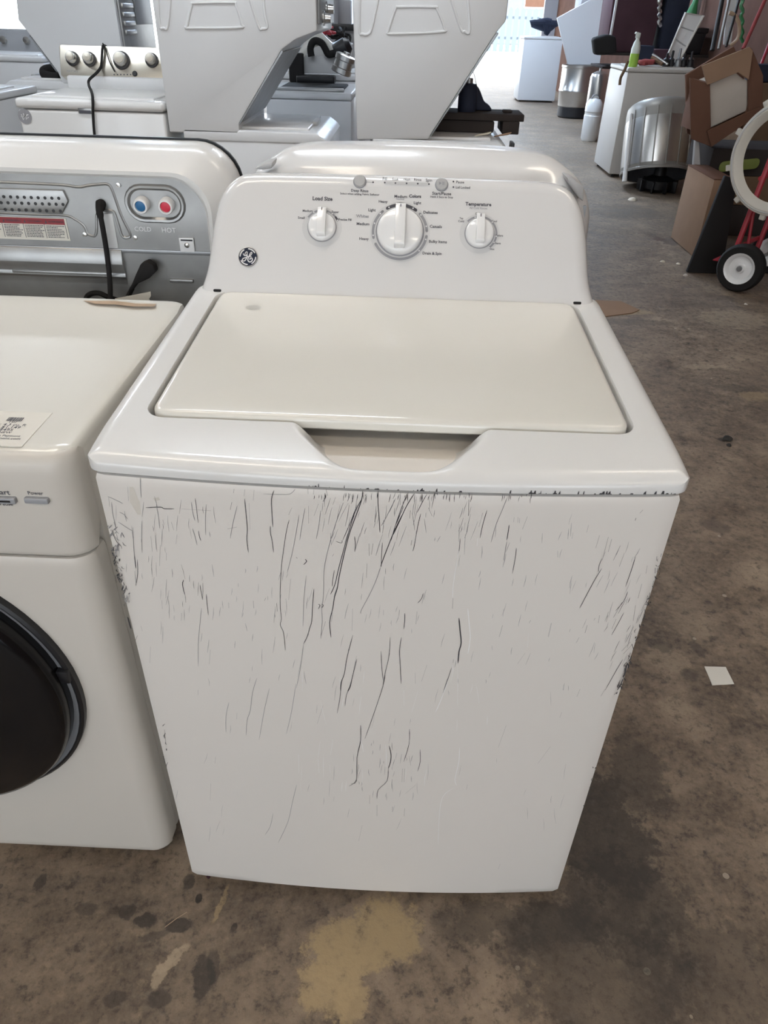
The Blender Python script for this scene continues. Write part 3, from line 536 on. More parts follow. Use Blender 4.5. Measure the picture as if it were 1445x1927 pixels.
# ------------------------------------------------------------------ scratches on the front
def panel(px, py):
    y = 0
    for _ in range(4): p = at(px, py, y=y); y = fy(p.x)
    return p.x, p.z
fs = lambda x, z: Vector((x, fy(max(-HW, min(HW, x)))-.0005, z))
def crop(ox, oy, k, L): return [panel(ox+k*x, oy+k*y) for x, y in L]
gd, gm, gp_ = G(), G(), G()
for (ox, oy, k), S in SCR:
    for tone, wd, L in S:
        gg = (gd, gm, gp_)[tone]; pts = crop(ox, oy, k, L)
        if len(pts) > 2: pts = [(p.x, p.y) for p in smooth([(*q, 0) for q in pts], 3)]
        ribbon(gg, fs, pts, wd*.00036)
rs = random.Random(11)
def rnd_scr(n, x0, x1, y0, y1, ln, lean, tone, wd):
    for _ in range(n):
        x, y = rs.uniform(x0, x1), rs.uniform(y0, y1); l = ln*rs.uniform(.3, 1.2); a = rs.gauss(lean, .12)
        P = [(x, y), (x-l*.5*a+rs.uniform(-1, 1), y+l*.5), (x-l*a, y+l)]; pts = [panel(*q) for q in P]
        if max(abs(q[0]) for q in pts) < .338 and min(q[1] for q in pts) > .03: ribbon((gd, gm, gp_)[tone], fs, pts, wd*.00032*rs.uniform(.6, 1.3))
rnd_scr(60, 575, 1000, 926, 932, 14, .15, 0, 1.0); rnd_scr(55, 600, 900, 930, 1010, 34, .25, 1, .9); rnd_scr(60, 200, 420, 930, 1180, 30, -.05, 1, .8)
rnd_scr(60, 380, 760, 1060, 1300, 26, .12, 1, .8); rnd_scr(45, 740, 1080, 950, 1280, 22, .22, 1, .8); rnd_scr(30, 1080, 1240, 1000, 1260, 26, .38, 1, .8)
rnd_scr(14, 1140, 1225, 1120, 1260, 26, .5, 0, 1.0); rnd_scr(40, 330, 1100, 1280, 1560, 26, .15, 1, .6); rnd_scr(22, 560, 920, 1250, 1500, 40, .05, 2, 1.0); rnd_scr(30, 660, 780, 1390, 1500, 16, .05, 1, .9)
def edge_scr(n, L, wd, ln, tone=0):
    for _ in range(n):
        t = rs.random()*(len(L)-1); i = int(t); f_ = t-i; x = L[i][0]+(L[i+1][0]-L[i][0])*f_+rs.gauss(0, wd); y = L[i][1]+(L[i+1][1]-L[i][1])*f_+rs.gauss(0, wd)
        an = rs.uniform(-.9, .9); l = ln*rs.uniform(.3, 1); pts = [panel(x, y), panel(x+l*.5*math.sin(an)+rs.uniform(-2, 2), y+l*.5), panel(x+l*math.sin(an), y+l*math.cos(an))]
        if all(abs(q[0]) < .3415 for q in pts): ribbon((gd, gm, gp_)[tone], fs, pts, .0006*rs.uniform(.5, 1.6))
edge_scr(75, [(211, 1035), (216, 1050), (222, 1085), (234, 1110)], 4, 9); edge_scr(20, [(232, 1115), (240, 1145)], 4, 10, 1); edge_scr(26, [(212, 985), (222, 1030)], 6, 14, 1)
edge_scr(28, [(1240, 1050), (1222, 1130), (1208, 1170), (1192, 1215)], 4, 10); edge_scr(24, [(1190, 1220), (1175, 1265), (1160, 1300)], 3, 14)
edge_scr(10, [(1120, 1440), (1100, 1520)], 2, 8); edge_scr(6, [(308, 1360), (318, 1440)], 3, 12)
sm = G()
for L, wd in (([(247, 916), (254, 945), (262, 968)], .0060), ([(290, 940), (300, 938)], .006)): ribbon(sm, lambda x, z: fs(x, z)+Vector((0, .0002, 0)), [panel(*q) for q in L], wd)
part('scratch_marks', gd, M['scratch'], cab, 'dark scratches down the front', 'stuff'); part('scuff_marks', gm, M['scuff'], cab, 'faint grey scuffs', 'stuff'); part('pale_scratches', gp_, M['pale'], cab, 'pale scratches', 'stuff'); part('paint_smear', sm, M['smear'], cab, 'dull tan smear')
# chips along the lip of the deck
ch = G()
for _ in range(60):
    px = rs.choice((rs.uniform(560, 800), rs.uniform(740, 1080), rs.uniform(990, 1030), rs.uniform(1040, 1290))); p = at(px, 905+.035*(px-560), y=-.016); x = p.x
    if abs(x) < .335:
        e = RR((x/.347, -1), -HW-.004, HW+.004, -.004, .53, .02); y = e[1]+fy(x)-.0006; z0 = .9038; h = rs.choice((.001, .0015, .002, .0045))
        wd = rs.uniform(.0004, .0022); ch.add([(x-wd, y, z0), (x+wd, y, z0), (x+wd*.6, y, z0+h), (x-wd*.4, y, z0+h*rs.uniform(.5, 1))], [(0, 1, 2, 3)], False)
part('chip_marks', ch, M['scratch'], W, 'chipped paint along the deck lip', 'stuff')

# ------------------------------------------------------------------ white front loader at the left
FX, FF, FB = -.388, .033, .578
F = thing('front_load_washer', 'white front-load machine with big black round door and a paper price label', 'washing machine', (-.72, .3, 0))
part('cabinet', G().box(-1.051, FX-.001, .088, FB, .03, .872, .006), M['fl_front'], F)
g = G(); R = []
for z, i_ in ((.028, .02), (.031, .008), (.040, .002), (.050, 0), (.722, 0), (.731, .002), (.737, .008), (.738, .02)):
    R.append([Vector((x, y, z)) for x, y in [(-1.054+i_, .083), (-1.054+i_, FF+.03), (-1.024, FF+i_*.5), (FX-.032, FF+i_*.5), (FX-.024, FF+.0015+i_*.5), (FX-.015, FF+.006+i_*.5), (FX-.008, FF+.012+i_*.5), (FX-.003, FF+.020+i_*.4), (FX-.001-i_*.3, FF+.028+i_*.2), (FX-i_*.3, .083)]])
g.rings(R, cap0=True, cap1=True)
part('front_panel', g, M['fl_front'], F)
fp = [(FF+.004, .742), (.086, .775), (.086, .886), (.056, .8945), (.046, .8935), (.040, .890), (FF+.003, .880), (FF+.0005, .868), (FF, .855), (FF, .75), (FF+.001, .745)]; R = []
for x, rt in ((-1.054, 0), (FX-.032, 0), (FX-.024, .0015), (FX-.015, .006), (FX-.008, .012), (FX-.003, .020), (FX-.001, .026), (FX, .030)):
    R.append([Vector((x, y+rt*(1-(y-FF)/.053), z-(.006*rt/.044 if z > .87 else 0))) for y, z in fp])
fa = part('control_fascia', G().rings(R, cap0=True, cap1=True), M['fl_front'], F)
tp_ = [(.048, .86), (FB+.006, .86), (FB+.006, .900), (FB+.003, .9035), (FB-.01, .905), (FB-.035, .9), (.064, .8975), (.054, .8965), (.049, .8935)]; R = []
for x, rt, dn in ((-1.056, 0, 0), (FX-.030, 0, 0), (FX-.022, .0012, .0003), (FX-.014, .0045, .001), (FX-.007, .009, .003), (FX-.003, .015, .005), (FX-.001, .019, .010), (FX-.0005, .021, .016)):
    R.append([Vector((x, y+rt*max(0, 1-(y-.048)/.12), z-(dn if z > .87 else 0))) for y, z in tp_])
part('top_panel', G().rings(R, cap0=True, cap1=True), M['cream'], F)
for x in (-1.01, FX-.05):
    for y in (.09, .53): part('levelling_foot', G().lathe([(.02, 0), (.022, .008), (.01, .012), (.01, .034)], 14, Matrix.Translation((x, y, 0))), M['black'], F)
Dx, Dz, Dr = -.721, .484, .265
DM = Matrix.Translation((Dx, FF, Dz)) @ Matrix.Rotation(PI/2, 4, 'X')       # local z -> towards the viewer
dr = part('door', G().lathe([(Dr-.016, .004), (Dr-.015, .030), (Dr-.020, .040), (Dr-.030, .045), (Dr-.045, .047), (Dr-.06, .050), (.10, .062), (0, .065)], 72, DM), M['gloss'], F, 'black glossy round door')
part('door_rim', G().lathe([(Dr+.001, -.002), (Dr+.001, .010), (Dr-.003, .013), (Dr-.006, .012)], 72, DM, cap=False), M['black'], dr, 'thin black door surround')
part('door_ring', G().lathe([(Dr-.006, .0115), (Dr-.008, .009), (Dr-.018, .006)], 72, DM, cap=False), M['grey'], dr, 'grey ring behind the glass')
part('door_latch', G().box(Dx+Dr-.022, Dx+Dr-.004, FF-.018, FF, Dz+.03, Dz+.055, .003), M['black'], dr)
part('hair_strand', G().tube(smooth([DM @ Vector((x, y, .0635)) for x, y in ((-.03, -.012), (.02, -.018), (.055, -.016), (.075, -.011))]), .0006, 5), M['pale'], dr, 'pale thread on the door')
g = G(); fl = lambda a, b: Vector((a, FF-.0006, b))
for s, px, py, wd in (('Start', 3, 925.5, 30), ('Pause', 12, 947.5, 24), ('Power', 67, 927.5, 28)):
    p = at(px, py, y=FF); text(g, s, fl, p.x, p.z, width=wd*.00069, bold=.012)
part('fascia_print', g, M['ink'], fa, 'dark printed button names')
for x0, x1, sl2 in ((0, 34, True), (47, 95, False)):
    a = at(x0, 933 if sl2 else 933.5, y=FF); b = at(x1, 944.5, y=FF); xa = a.x if x0 else a.x-.012
    bb = part('push_button', G().box(xa, b.x, FF-.006, FF+.004, b.z-.0005, a.z, .0018), M['grey'], F, 'grey start button' if sl2 else 'grey power button')
    if sl2: part('button_slot', G().box(xa+.006, b.x-.006, FF-.0066, FF-.005, (a.z+b.z)/2-.0012, (a.z+b.z)/2+.0012), M['black'], bb)
# price label: flat print on the lid, cut by the picture's edge
zt = lambda y: .8975+.0025*(y-.06)/.48+.0004
ft = lambda a, b: Vector((a, b, zt(b)+.0006)); q0 = at(52, 838, z=.898); q1 = at(97, 780, z=.898)
lb = part('price_label', G().box(-.60, -.447, q0.y-.004, q1.y+.004, .8975, .8984), M['paper'], F, 'white paper price label')
g = G(); f_l = lambda a, b: Vector((a, b, .8988))
for s, xr, yb, h, wd in (('PROMO', 37, 784, 0, 30), ('ity: 4.3 cu. ft', 50, 801, 0, 58), ('e: $1,149', 39, 805.5, 0, 46), (': $495', 25, 810, 0, 30), ('NEW', 22, 815, 0, 22), ('ash Payment', 39, 821.8, 0, 46), ('pment.com', 39, 826.8, 0, 44)):
    if s == 'PROMO': continue
    p = at(xr, yb, z=.898); text(g, s, f_l, p.x, p.y, width=wd*.00072, align=1, bold=.006)
p = at(25, 794.5, z=.898); text(g, '"107"', f_l, p.x, p.y, width=.0165, bold=.006)
a = at(14, 790, z=.898); rb = random.Random(3); x = a.x
while x < a.x+.0195: wv = rb.choice((.0005, .0008, .0014)); g.flat([f_l(x, a.y-.004), f_l(x+wv, a.y-.004), f_l(x+wv, a.y+.006), f_l(x, a.y+.006)]); x += wv+rb.choice((.0005, .0009))
part('label_print', g, M['ink'], lb, 'black printed price lines')
g = G(); tp = [at(x, y, z=.905) for x, y in ((155, 566), (215, 566), (255, 571), (295, 572), (290, 577), (250, 577), (215, 573), (180, 572))]; g.flat([Vector((p.x, min(p.y, FB-.003), .9052)) for p in tp])
part('tape_strip', g, M['tape'], F, 'strip of torn brown tape')
lo = Vector((0, 0, 0))

# ------------------------------------------------------------------ machine turned backwards behind the front loader
BX0, BX1, BY = -1.04, -.335, .80
B = thing('reversed_washer', 'washer turned backwards with steel back panel, blue and red hose inlets', 'washing machine', (-.69, 1.1, 0))
part('cabinet', G().box(BX0+.01, BX1-.01, BY+.055, 1.45, .02, .93, .01), M['bgwhite'], B)
yz = lambda a, b, d: Vector((d, a, b))
# white hood: a sloping frame round the steel panel, rounded at the top corner
def hood(ins, y, top):
    r = .085-ins*.3; o = [(BX1-ins, .80), (BX1-ins, top-ins-r)]
    for k in range(1, 9): a = PI/2*k/8; o.append((BX1-ins-r+r*math.cos(a), top-ins-r+r*math.sin(a)))
    for k in range(9): a = PI/2+PI/2*k/8; o.append((BX0+ins+r+r*math.cos(a), top-ins-r+r*math.sin(a)))
    o += [(BX0+ins, .80)]; return [Vector((x, y, z)) for x, z in o]
g = G(); g.rings([hood(.052, BY-.001, 1.122), hood(.047, BY-.006, 1.122), hood(.040, BY-.006, 1.122), hood(.010, BY+.030, 1.122), hood(.003, BY+.043, 1.122), hood(0, BY+.06, 1.122), hood(0, BY+.115, 1.122)], closed=False)
hd = part('console_hood', g, M['enamel'], B)
part('console_front_edge', G().rings([hood(-.004, BY+.115, 1.122), hood(-.004, BY+.122, 1.122), hood(.03, BY+.122, 1.122)], closed=False), M['black'], B, 'black edge strip along the top')
ctop = hood(.05, BY+.12, 1.122); g = G(); g.flat(ctop[::-1]); part('console_front', g, M['black'], B)
bpz = lambda px, py: at(px, py, y=BY)
def bk(a, b, d=0): return Vector((a, BY-.004-d, b))
g = G(); hp = [(p.x, max(.79, p.z)) for p in hood(.046, BY, 1.122)]; g.prism(hp, lambda a, b, d: Vector((a, d, b)), BY, BY+.005)
pl = part('back_panel', g, M['steel'], B, 'galvanised steel back panel')
g = G(); g.prism([(BY, .935), (BY-.006, .932), (BY-.012, .905), (BY-.004, .885), (BY-.007, .878), (BY-.001, .872), (BY, .86)], yz, BX0+.035, -.57, .001, 1); part('rear_ledge', g, M['steel'], B)
part('lower_back', G().box(BX0+.03, BX1-.045, BY+.006, BY+.012, .03, .85), M['steeld'], B)
part('seam_strip', G().box(BX0+.03, BX1-.05, BY-.004, BY+.003, .927, .935, .001), M['steeld'], B)
# embossed vent tray with a curved lip, as raised ridges
lip = smooth([bpz(*q) for q in ((-40, 341), (60, 345), (118, 348), (148, 352), (165, 349), (185, 347), (203, 347), (212, 360), (228, 405), (245, 440), (240, 447), (230, 444), (222, 420), (215, 400), (207, 396), (200, 396))], 4)
g = G(); g.tube([p+Vector((0, .001, 0)) for p in lip], .0032, 8)
lip2 = smooth([bpz(*q) for q in ((-40, 398), (60, 403), (120, 405), (140, 412), (158, 425), (165, 440), (178, 444), (182, 430), (182, 405), (190, 396), (200, 396))], 4)
g.tube([p+Vector((0, .001, 0)) for p in lip2], .003, 8)
part('embossed_ridge', g, M['steel'], pl)
part('vent_tray', G().prism([(p.x, p.z) for p in (bpz(-40, 352), bpz(120, 357), bpz(130, 378), bpz(118, 402), bpz(-40, 392))], lambda a, b, d: Vector((a, d, b)), BY-.006, BY+.001, .002), M['steel'], pl)
sl0 = None
for r, (x0, y0, n) in enumerate(((113, 372, 11), (121, 383.5, 11), (116, 396, 11))):
    for k in range(n):
        p = bpz(x0-12.9*k, y0-.55*k*.7)
        q = G().lathe([(.0031, 0), (.0031, .0008), (0, .0009)], 10, Matrix.Translation((p.x, BY-.006, p.z)) @ Matrix.Rotation(PI/2, 4, 'X'))
        if sl0 is None: sl0 = part('vent_hole', q, M['black'], pl); b0_ = p
        else:
            o = bpy.data.objects.new('vent_hole', sl0.data); COL.objects.link(o); o.parent = pl; o.location = (p.x-b0_.x, 0, p.z-b0_.z); LOC[o.name] = LOC[pl.name]
# inlets
c0, c1 = bpz(268, 379), bpz(316, 388); cz = (c0.z+c1.z)/2
def slot(r, y): return [Vector((x, y, z)) for x, z in [(c1.x+r*math.cos(a), cz+r*math.sin(a)) for a in [(-PI/2+PI*k/10) for k in range(11)]]+[(c0.x+r*math.cos(a), cz+r*math.sin(a)) for a in [(PI/2+PI*k/10) for k in range(11)]]]
part('inlet_recess', G().rings([slot(.036, BY-.001), slot(.033, BY-.006), slot(.029, BY-.0055), slot(.025, BY-.001)]), M['steel'], pl, 'oval embossed ring round the inlets')
for p, mm, lbl in ((c0, M['blue'], 'blue capped cold inlet'), (c1, M['red'], 'red capped hot inlet')):
    K = Matrix.Translation((p.x, BY, cz)) @ Matrix.Rotation(PI/2+.12, 4, 'X')
    i = part('hose_inlet', G().lathe([(.0150, 0), (.0150, .016), (.0135, .019), (.0105, .019), (.0098, .012)], 28, K, cap=False), M['knobw'], B, lbl)
    part('inlet_cap', G().lathe([(.0098, .010), (.0098, .016), (.006, .018), (0, .0175)], 24, K), mm, i, lbl.split()[0]+' cap')
g = G()
for s, px, py, wd in (('COLD', 269, 431, 32), ('HOT', 318, 433, 27)):
    p = bpz(px, py); text(g, s, lambda a, b: bk(a, b, -.003), p.x, p.z, width=wd*.00105, bold=.0)
part('embossed_lettering', g, M['knobw'], pl, 'raised words for cold and hot')
# warning label
LBP = [bpz(-40, 402), bpz(124, 411), bpz(131, 453), bpz(-40, 441)]
x0, x1, z0, z1 = -.86, LBP[1].x, LBP[2].z, LBP[1].z
wl = part('warning_label', G().box(x0, x1, BY-.0012, BY+.001, z0, z1), M['paper'], B, 'white warning label with red heading')
fw = lambda a, b: Vector((a, BY-.0019, b))
part('label_heading', G().box(x0, x1-.004, BY-.0016, BY-.001, z1-.0125, z1-.001), M['labred'], wl, 'dark red heading strip')
g = G(); g2 = G(); cols = [(-.86, -.816), (-.812, -.770), (-.768, -.727), (-.725, x1-.005)]
cols = [(x1-.174+.043*i, x1-.174+.043*(i+1)-.002) for i in range(4)]
for (a, b), s in zip(cols, ('WARNING', 'WARNING', 'AVERTISSEMENT', 'ADVERTENCIA')):
    text(g, s, lambda u, v: Vector((u, BY-.0022, v)), (a+b)/2+.003, z1-.0068, width=(b-a)*.74, bold=.01)
    g.flat([fw(a+.001, z1-.010), fw(a+.005, z1-.010), fw(a+.003, z1-.004)])
    for k in range(8):
        l = (b-a)*rb.uniform(.6, .95); zz = z1-.016-.0031*k; xx = a+.0015
        while xx < a+l:
            wv = rb.uniform(.0015, .005); g.flat([fw(xx, zz), fw(xx+wv, zz), fw(xx+wv, zz+.0014), fw(xx, zz+.0014)]); xx += wv+.0008
    g2.box(b-.0002, b+.0004, BY-.002, BY-.001, z0+.004, z1-.012)
part('label_print', g, M['ink'], wl, 'small dark printed warning lines'); part('label_rule', g2, M['ink'], wl)
# cords
up = bpz(190, 378)
c = part('power_cord', G().tube(smooth([bpz(188, 380)+Vector((0, -.004, 0)), bpz(193, 392)+Vector((0, -.018, 0)), bpz(200, 420)+Vector((0, -.022, 0)), bpz(208, 470)+Vector((0, -.022, 0)), bpz(216, 520)+Vector((0, -.03, 0)), bpz(222, 560)+Vector((0, -.045, 0)), bpz(226, 600)+Vector((0, -.05, 0))], 5), lambda t: .0052 if t > .25 else .0068, 10), M['rubber'], B)
part('cord_grommet', G().lathe([(.009, -.002), (.009, .012), (.006, .02), (0, .02)], 16, Matrix.Translation((bpz(191, 383).x, BY, bpz(191, 383).z)) @ Matrix.Rotation(PI/2+.5, 4, 'X')), M['rubber'], c)
part('cord_bracket', G().box(bpz(204, 430).x-.010, bpz(204, 430).x+.014, BY-.002, BY+.001, .935, bpz(210, 402).z, .001), M['bgwhite'], pl)
pg = part('plug', G().prism([(bpz(x, y).x, bpz(x, y).z) for x, y in ((274, 488), (286, 483), (298, 491), (302, 503), (290, 515), (268, 525), (258, 538), (250, 548), (252, 535), (258, 525), (264, 510))], lambda a, b, d: Vector((a, d, b)), BY-.035, BY-.012, .004, 2), M['rubber'], B, 'black plug pushed through the back')
part('plug_cord', G().tube(smooth([bpz(256, 535)+Vector((0, -.024, 0)), bpz(248, 552)+Vector((0, -.03, 0)), bpz(235, 570)+Vector((0, -.04, 0)), bpz(215, 600)+Vector((0, -.05, 0))]), .005), M['rubber'], pg)
part('loop_cord', G().tube(smooth([bpz(x, y)+Vector((0, -.03, 0)) for x, y in ((168, 590), (170, 560), (178, 546), (195, 543), (212, 550), (230, 556), (255, 560), (290, 575))]), .0055), M['rubber'], pg)
part('cord_tag', G().prism([(at(x, y, y=BY-.062).x, at(x, y, y=BY-.062).z) for x, y in ((216, 562), (248, 556), (283, 549), (284, 557), (280, 563), (285, 572), (250, 575), (218, 570))], lambda a, b, d: Vector((a, d, b)), BY-.062, BY-.0605), M['paper'], pg, 'crumpled white cord tag')
p = bpz(302, 481); part('panel_hole', G().lathe([(.0052, 0), (.0052, .001), (0, .001)], 16, Matrix.Translation((p.x, BY+.002, p.z)) @ Matrix.Rotation(PI/2, 4, 'X')), M['black'], pl)
a, b = bpz(337, 446), bpz(368, 474); tb = part('lock_tab', G().box(a.x, b.x, BY-.005, BY-.001, b.z, a.z, .0015), M['knobw'], B, 'pale steel tab with screw'); LOC[tb.name] = LOC[B.name]
part('tab_slot', G().box(a.x+.004, b.x-.002, BY-.0058, BY-.004, a.z-.006, a.z-.003), M['black'], tb)
p = bpz(353, 460); part('screw', G().lathe([(.005, 0), (.005, .002), (.003, .0035), (0, .0035)], 12, Matrix.Translation((p.x, BY-.005, p.z)) @ Matrix.Rotation(PI/2, 4, 'X')), M['inox'], tb)
for q in ((223, 348), (160, 441), (255, 447)): p = bpz(*q); part('screw', G().lathe([(.0045, 0), (.0045, .002), (0, .003)], 12, Matrix.Translation((p.x, BY-.001, p.z)) @ Matrix.Rotation(PI/2, 4, 'X')), M['inox'], pl)
for xa, ya, xb, yb in ((25, 508, 212, 519), (320, 526, 365, 529)): a, b = bpz(xa, ya), bpz(xb, yb); part('pressed_rib', G().box(a.x, b.x, BY-.007, BY+.004, a.z-.005, a.z+.003, .0025), M['steel'], pl)

# ------------------------------------------------------------------ backwards washer right behind the front one
R0, R1, RY, RT = -.315, .375, .765, 1.137
Q = thing('backwards_washer', 'white washer turned backwards, only its curved hood showing behind the console', 'washing machine', (.03, 1.1, 0))
part('cabinet', G().box(R0+.02, R1-.02, RY+.05, 1.45, .02, .93, .01), M['bgwhite'], Q)
part('back_panel', G().box(R0+.02, R1-.02, RY+.012, RY+.02, .05, 1.05), M['steeld'], Q)
def hd2(ins, y, dz_=0):
    h = smooth([(R1-ins, .80, 0), (R1-ins, .98, 0), (R1-ins-.006, 1.04, 0), (R1-ins-.03, 1.085, 0), (R1-ins-.07, RT-ins*.8-.022+dz_, 0), (R1-ins-.11, RT-ins*.8-.006+dz_, 0), (R1-ins-.2, RT-ins*.8+dz_, 0), (.03, RT-ins*.8+.002+dz_, 0)], 4)
    o = [(p.x, p.y) for p in h]; o += [(.06-x, z) for x, z in o[-2::-1]]; return [Vector((x, y, z)) for x, z in o]
part('console_hood', G().rings([hd2(.15, RY-.085), hd2(.036, RY-.01), hd2(.022, RY+.004), hd2(.008, RY+.03), hd2(.002, RY+.04), hd2(0, RY+.06), hd2(.004, RY+.125), hd2(.014, RY+.133)], closed=False, cap1=True), M['plastic'], Q)
for L in ([(1066, 333), (1080, 337), (1099, 352), (1098, 380), (1090, 374), (1070, 345)], [(478, 317), (496, 309), (513, 305), (511, 317), (492, 320)]):
    P = [at(*q, y=RY-.035) for q in L]; part('hand_slot', G().prism([(q.x, q.z) for q in P], lambda a, b, d: Vector((a, d, b)), RY-.035, RY+.02, .003, 2), M['lgrey'], Q, 'grey slot in the hood corner')

# ------------------------------------------------------------------ stacked laundry towers behind
def laundry_tower(name, label, X, Y, s, xb, prof, side_ridges, slant, wash, deck_z, junk=None):
    """s=+1 faces +x, -1 faces -x; prof: (x, z) outline of the dryer half seen from the side"""
    t = thing(name, label, 'laundry tower', (xb+s*.35, Y+.34, 0), 'stacked laundry towers behind')
    xz = lambda a, b, d: Vector((a, d, b))
    db = part('dryer_body', G().prism(prof, xz, Y, Y+.68, .008, 2), M['bgwhite'], t)
    g = G()
    for L, cl in side_ridges: g.tube([p+Vector((0, .0005, 0)) for p in smooth(L+[L[0]] if cl else L, 4)], .006, 8)
    if side_ridges: part('embossed_ridge', g, M['bgwhite'], db)
    (xa, za), (xc, zc) = slant; dx, dz_ = xc-xa, zc-za; l = math.hypot(dx, dz_); nx, nz = s*dz_/l, -abs(dx)/l*1
    q = lambda u, o: (xa+dx*u+nx*o, za+dz_*u+nz*o)
    part('slanted_panel', G().prism([q(.02, .001), q(.98, .001), q(.98, .006), q(.02, .006)], xz, Y+.02, Y+.66, .001, 1), M['steel'], t, 'bare metal slanted face')
    part('slant_flange', G().prism([q(0, 0), q(1, 0), q(1, .010), q(0, .006)], xz, Y-.002, Y+.012, .002, 1), M['steeld'], t, 'dull metal edge of the cutout')
    x0, x1 = wash
    part('washer_body', G().box(min(x0, x1), max(x0, x1), Y+.004, Y+.676, .03, deck_z-.05, .006), M['bgwhite'], t)
    part('washer_deck', G().prism([(x0, deck_z-.052), (x0, deck_z), (x1-s*.05, deck_z-.005), (x1-s*.012, deck_z-.03), (x1+s*.006, deck_z-.052)], xz, Y, Y+.68, .008, 3), M['bgwhite'], t)
    ld = part('washer_lid', G().box(*sorted((xa-s*.30, x1-s*.09)), Y+.07, Y+.60, deck_z-.01, deck_z+.007, .006, 3), M['plastic'], t)
    part('lid_grip', G().box(*sorted((x1-s*.10, x1-s*.07)), Y+.26, Y+.42, deck_z-.008, deck_z+.014, .006), M['lgrey'], ld)
    for a in (x0+s*.05, x1-s*.05):
        for b in (Y+.05, Y+.62): part('levelling_foot', G().lathe([(.02, 0), (.02, .01), (.009, .014), (.009, .032)], 12, Matrix.Translation((a, b, 0))), M['black'], t)
    return t
def yz_poly(Y, L): return [(p.x, p.z) for p in (at(a, b, y=Y) for a, b in L)]
def ridge(Y, L): return [at(a, b, y=Y) for a, b in L]
Y1 = 3.0; TOPZ = 1.93
P1 = [(-1.104, TOPZ), (-1.104, .868), (-.778, .868), (-.776, .912), (-.562, 1.203), (-.50, 1.243), (-.405, 1.275), (-.405, TOPZ)]
t1 = laundry_tower('laundry_tower', 'white stacked washer dryer with embossed side, slanted metal cutout toward the middle', 0, Y1, 1, -1.104, P1,
    [(ridge(Y1, [(352, 50), (360, 12), (368, 6), (436, 5), (444, 10), (455, 45), (450, 52), (356, 53)]), True), (ridge(Y1, [(297, -25), (300, 46), (308, 53), (316, 48), (322, -25)]), False), (ridge(Y1, [(463, -25), (486, 48), (494, 54), (503, 50), (498, 25), (494, -25)]), False)],
    ((-.776, .912), (-.562, 1.203)), (-1.04, -.372), .888)
fx = -.405
dp = part('dryer_front', G().box(fx, fx+.012, Y1+.02, Y1+.66, 1.30, TOPZ-.01, .004), M['steel'], t1, 'bare metal dryer front')
for y, z, r in ((Y1+.16, 1.32, .028), (Y1+.30, 1.355, .03), (Y1+.16, 1.42, .026)):
    kb = part('dryer_knob', G().lathe([(r, 0), (r, .006), (r*.7, .010), (r*.6, .035), (0, .037)], 20, Matrix.Translation((fx+.011, y, z)) @ Matrix.Rotation(PI/2, 4, 'Y')), M['inox'], t1)
P2 = [(-.271, TOPZ), (-.232, .862), (.098, .872), (.104, .886), (.366, 1.291), (.40, 1.33), (.415, TOPZ)]
t2 = laundry_tower('laundry_tower', 'white stacked washer dryer beside the bright aisle, slanted cutout at its right', 0, Y1, 1, -.271, P2,
    [(ridge(Y1, [(730, 60), (744, 17), (752, 13), (816, 13), (823, 18), (836, 52), (830, 60), (738, 64)]), True), (ridge(Y1, [(678, -25), (676, 55), (682, 64), (692, 64), (700, 50), (716, -25)]), False), (ridge(Y1, [(842, -25), (866, 52), (874, 59), (884, 56), (878, -25)]), False)],
    ((.104, .886), (.366, 1.291)), (-.16, .482), .870)
Y3 = 4.45
P3 = yz_poly(Y3, [(30, 0), (34, 38), (56, 66), (108, 135)]); xb3 = at(215, 0, y=Y3).x; xb3b = at(222, 85, y=Y3).x
P3 = [(P3[0][0], TOPZ+.1)]+P3+[(P3[3][0]+.02, .93), (xb3, .93), (xb3, TOPZ+.1)]
t3 = laundry_tower('laundry_tower', 'stacked washer dryer facing away left, its vented metal back showing above the steel console', 0, Y3, -1, xb3, P3, [],
    (P3[4], P3[3]), (xb3-.06, at(2, 146, y=Y3).x), at(110, 152, y=Y3).z)
bk3 = part('dryer_back', G().box(xb3-.002, xb3+.014, Y3+.03, Y3+.66, .96, TOPZ+.05, .003), M['steel'], t3, 'galvanised dryer back with louvres')
part('service_panel', G().box(xb3+.012, xb3+.022, Y3+.30, Y3+.63, 1.25, TOPZ, .003), M['steeld'], bk3)
g0 = None
for k in range(14):
    z = 1.20+.045*k; g = G().box(xb3+.013, xb3+.030, Y3+.05, Y3+.25, z, z+.026, .006)
    if g0 is None: g0 = part('louvre', g, M['steel'], bk3)
    else:
        o = bpy.data.objects.new('louvre', g0.data); COL.objects.link(o); o.parent = bk3; o.location = (0, 0, .045*k); LOC[o.name] = LOC[bk3.name]

# ------------------------------------------------------------------ washer with the steel console, left behind
MX0, MX1, MY, MZ = -1.800, -1.112, 2.99, .99
T = thing('steel_console_washer', 'white washer with brushed steel console and four round knobs behind the left machines', 'washing machine', (-1.455, 3.3, 0))
part('cabinet', G().box(MX0+.004, MX1-.004, MY+.006, MY+.67, .03, MZ-.046, .012, 3), M['enamel'], T)
part('top_deck', G().box(MX0, MX1, MY, MY+.67, MZ-.042, MZ, .016, 4), M['enamel'], T)
part('lid', G().box(MX0+.06, MX1-.06, MY+.06, MY+.46, MZ-.006, MZ+.008, .006, 3), M['enamel'], T)
CYN = Vector((0, -.93, .37)); CO = Vector((0, MY+.50, MZ+.045)); CV = Vector((0, .37, .93))
def mc(u, v, n=0): return CO+Vector((u, 0, 0))+CV*v+CYN*n
def mpx(px, py):
    d = FWD*FPX+RGT*(px-722.5)-UPV*(py-963.5); q = CAM+d*((CO-CAM).dot(CYN)/d.dot(CYN)); return q.x, (q-CO).dot(CV)
a, b = mpx(111, 84), mpx(112, 144); ux0 = a[0]; ux1 = ux0+.665
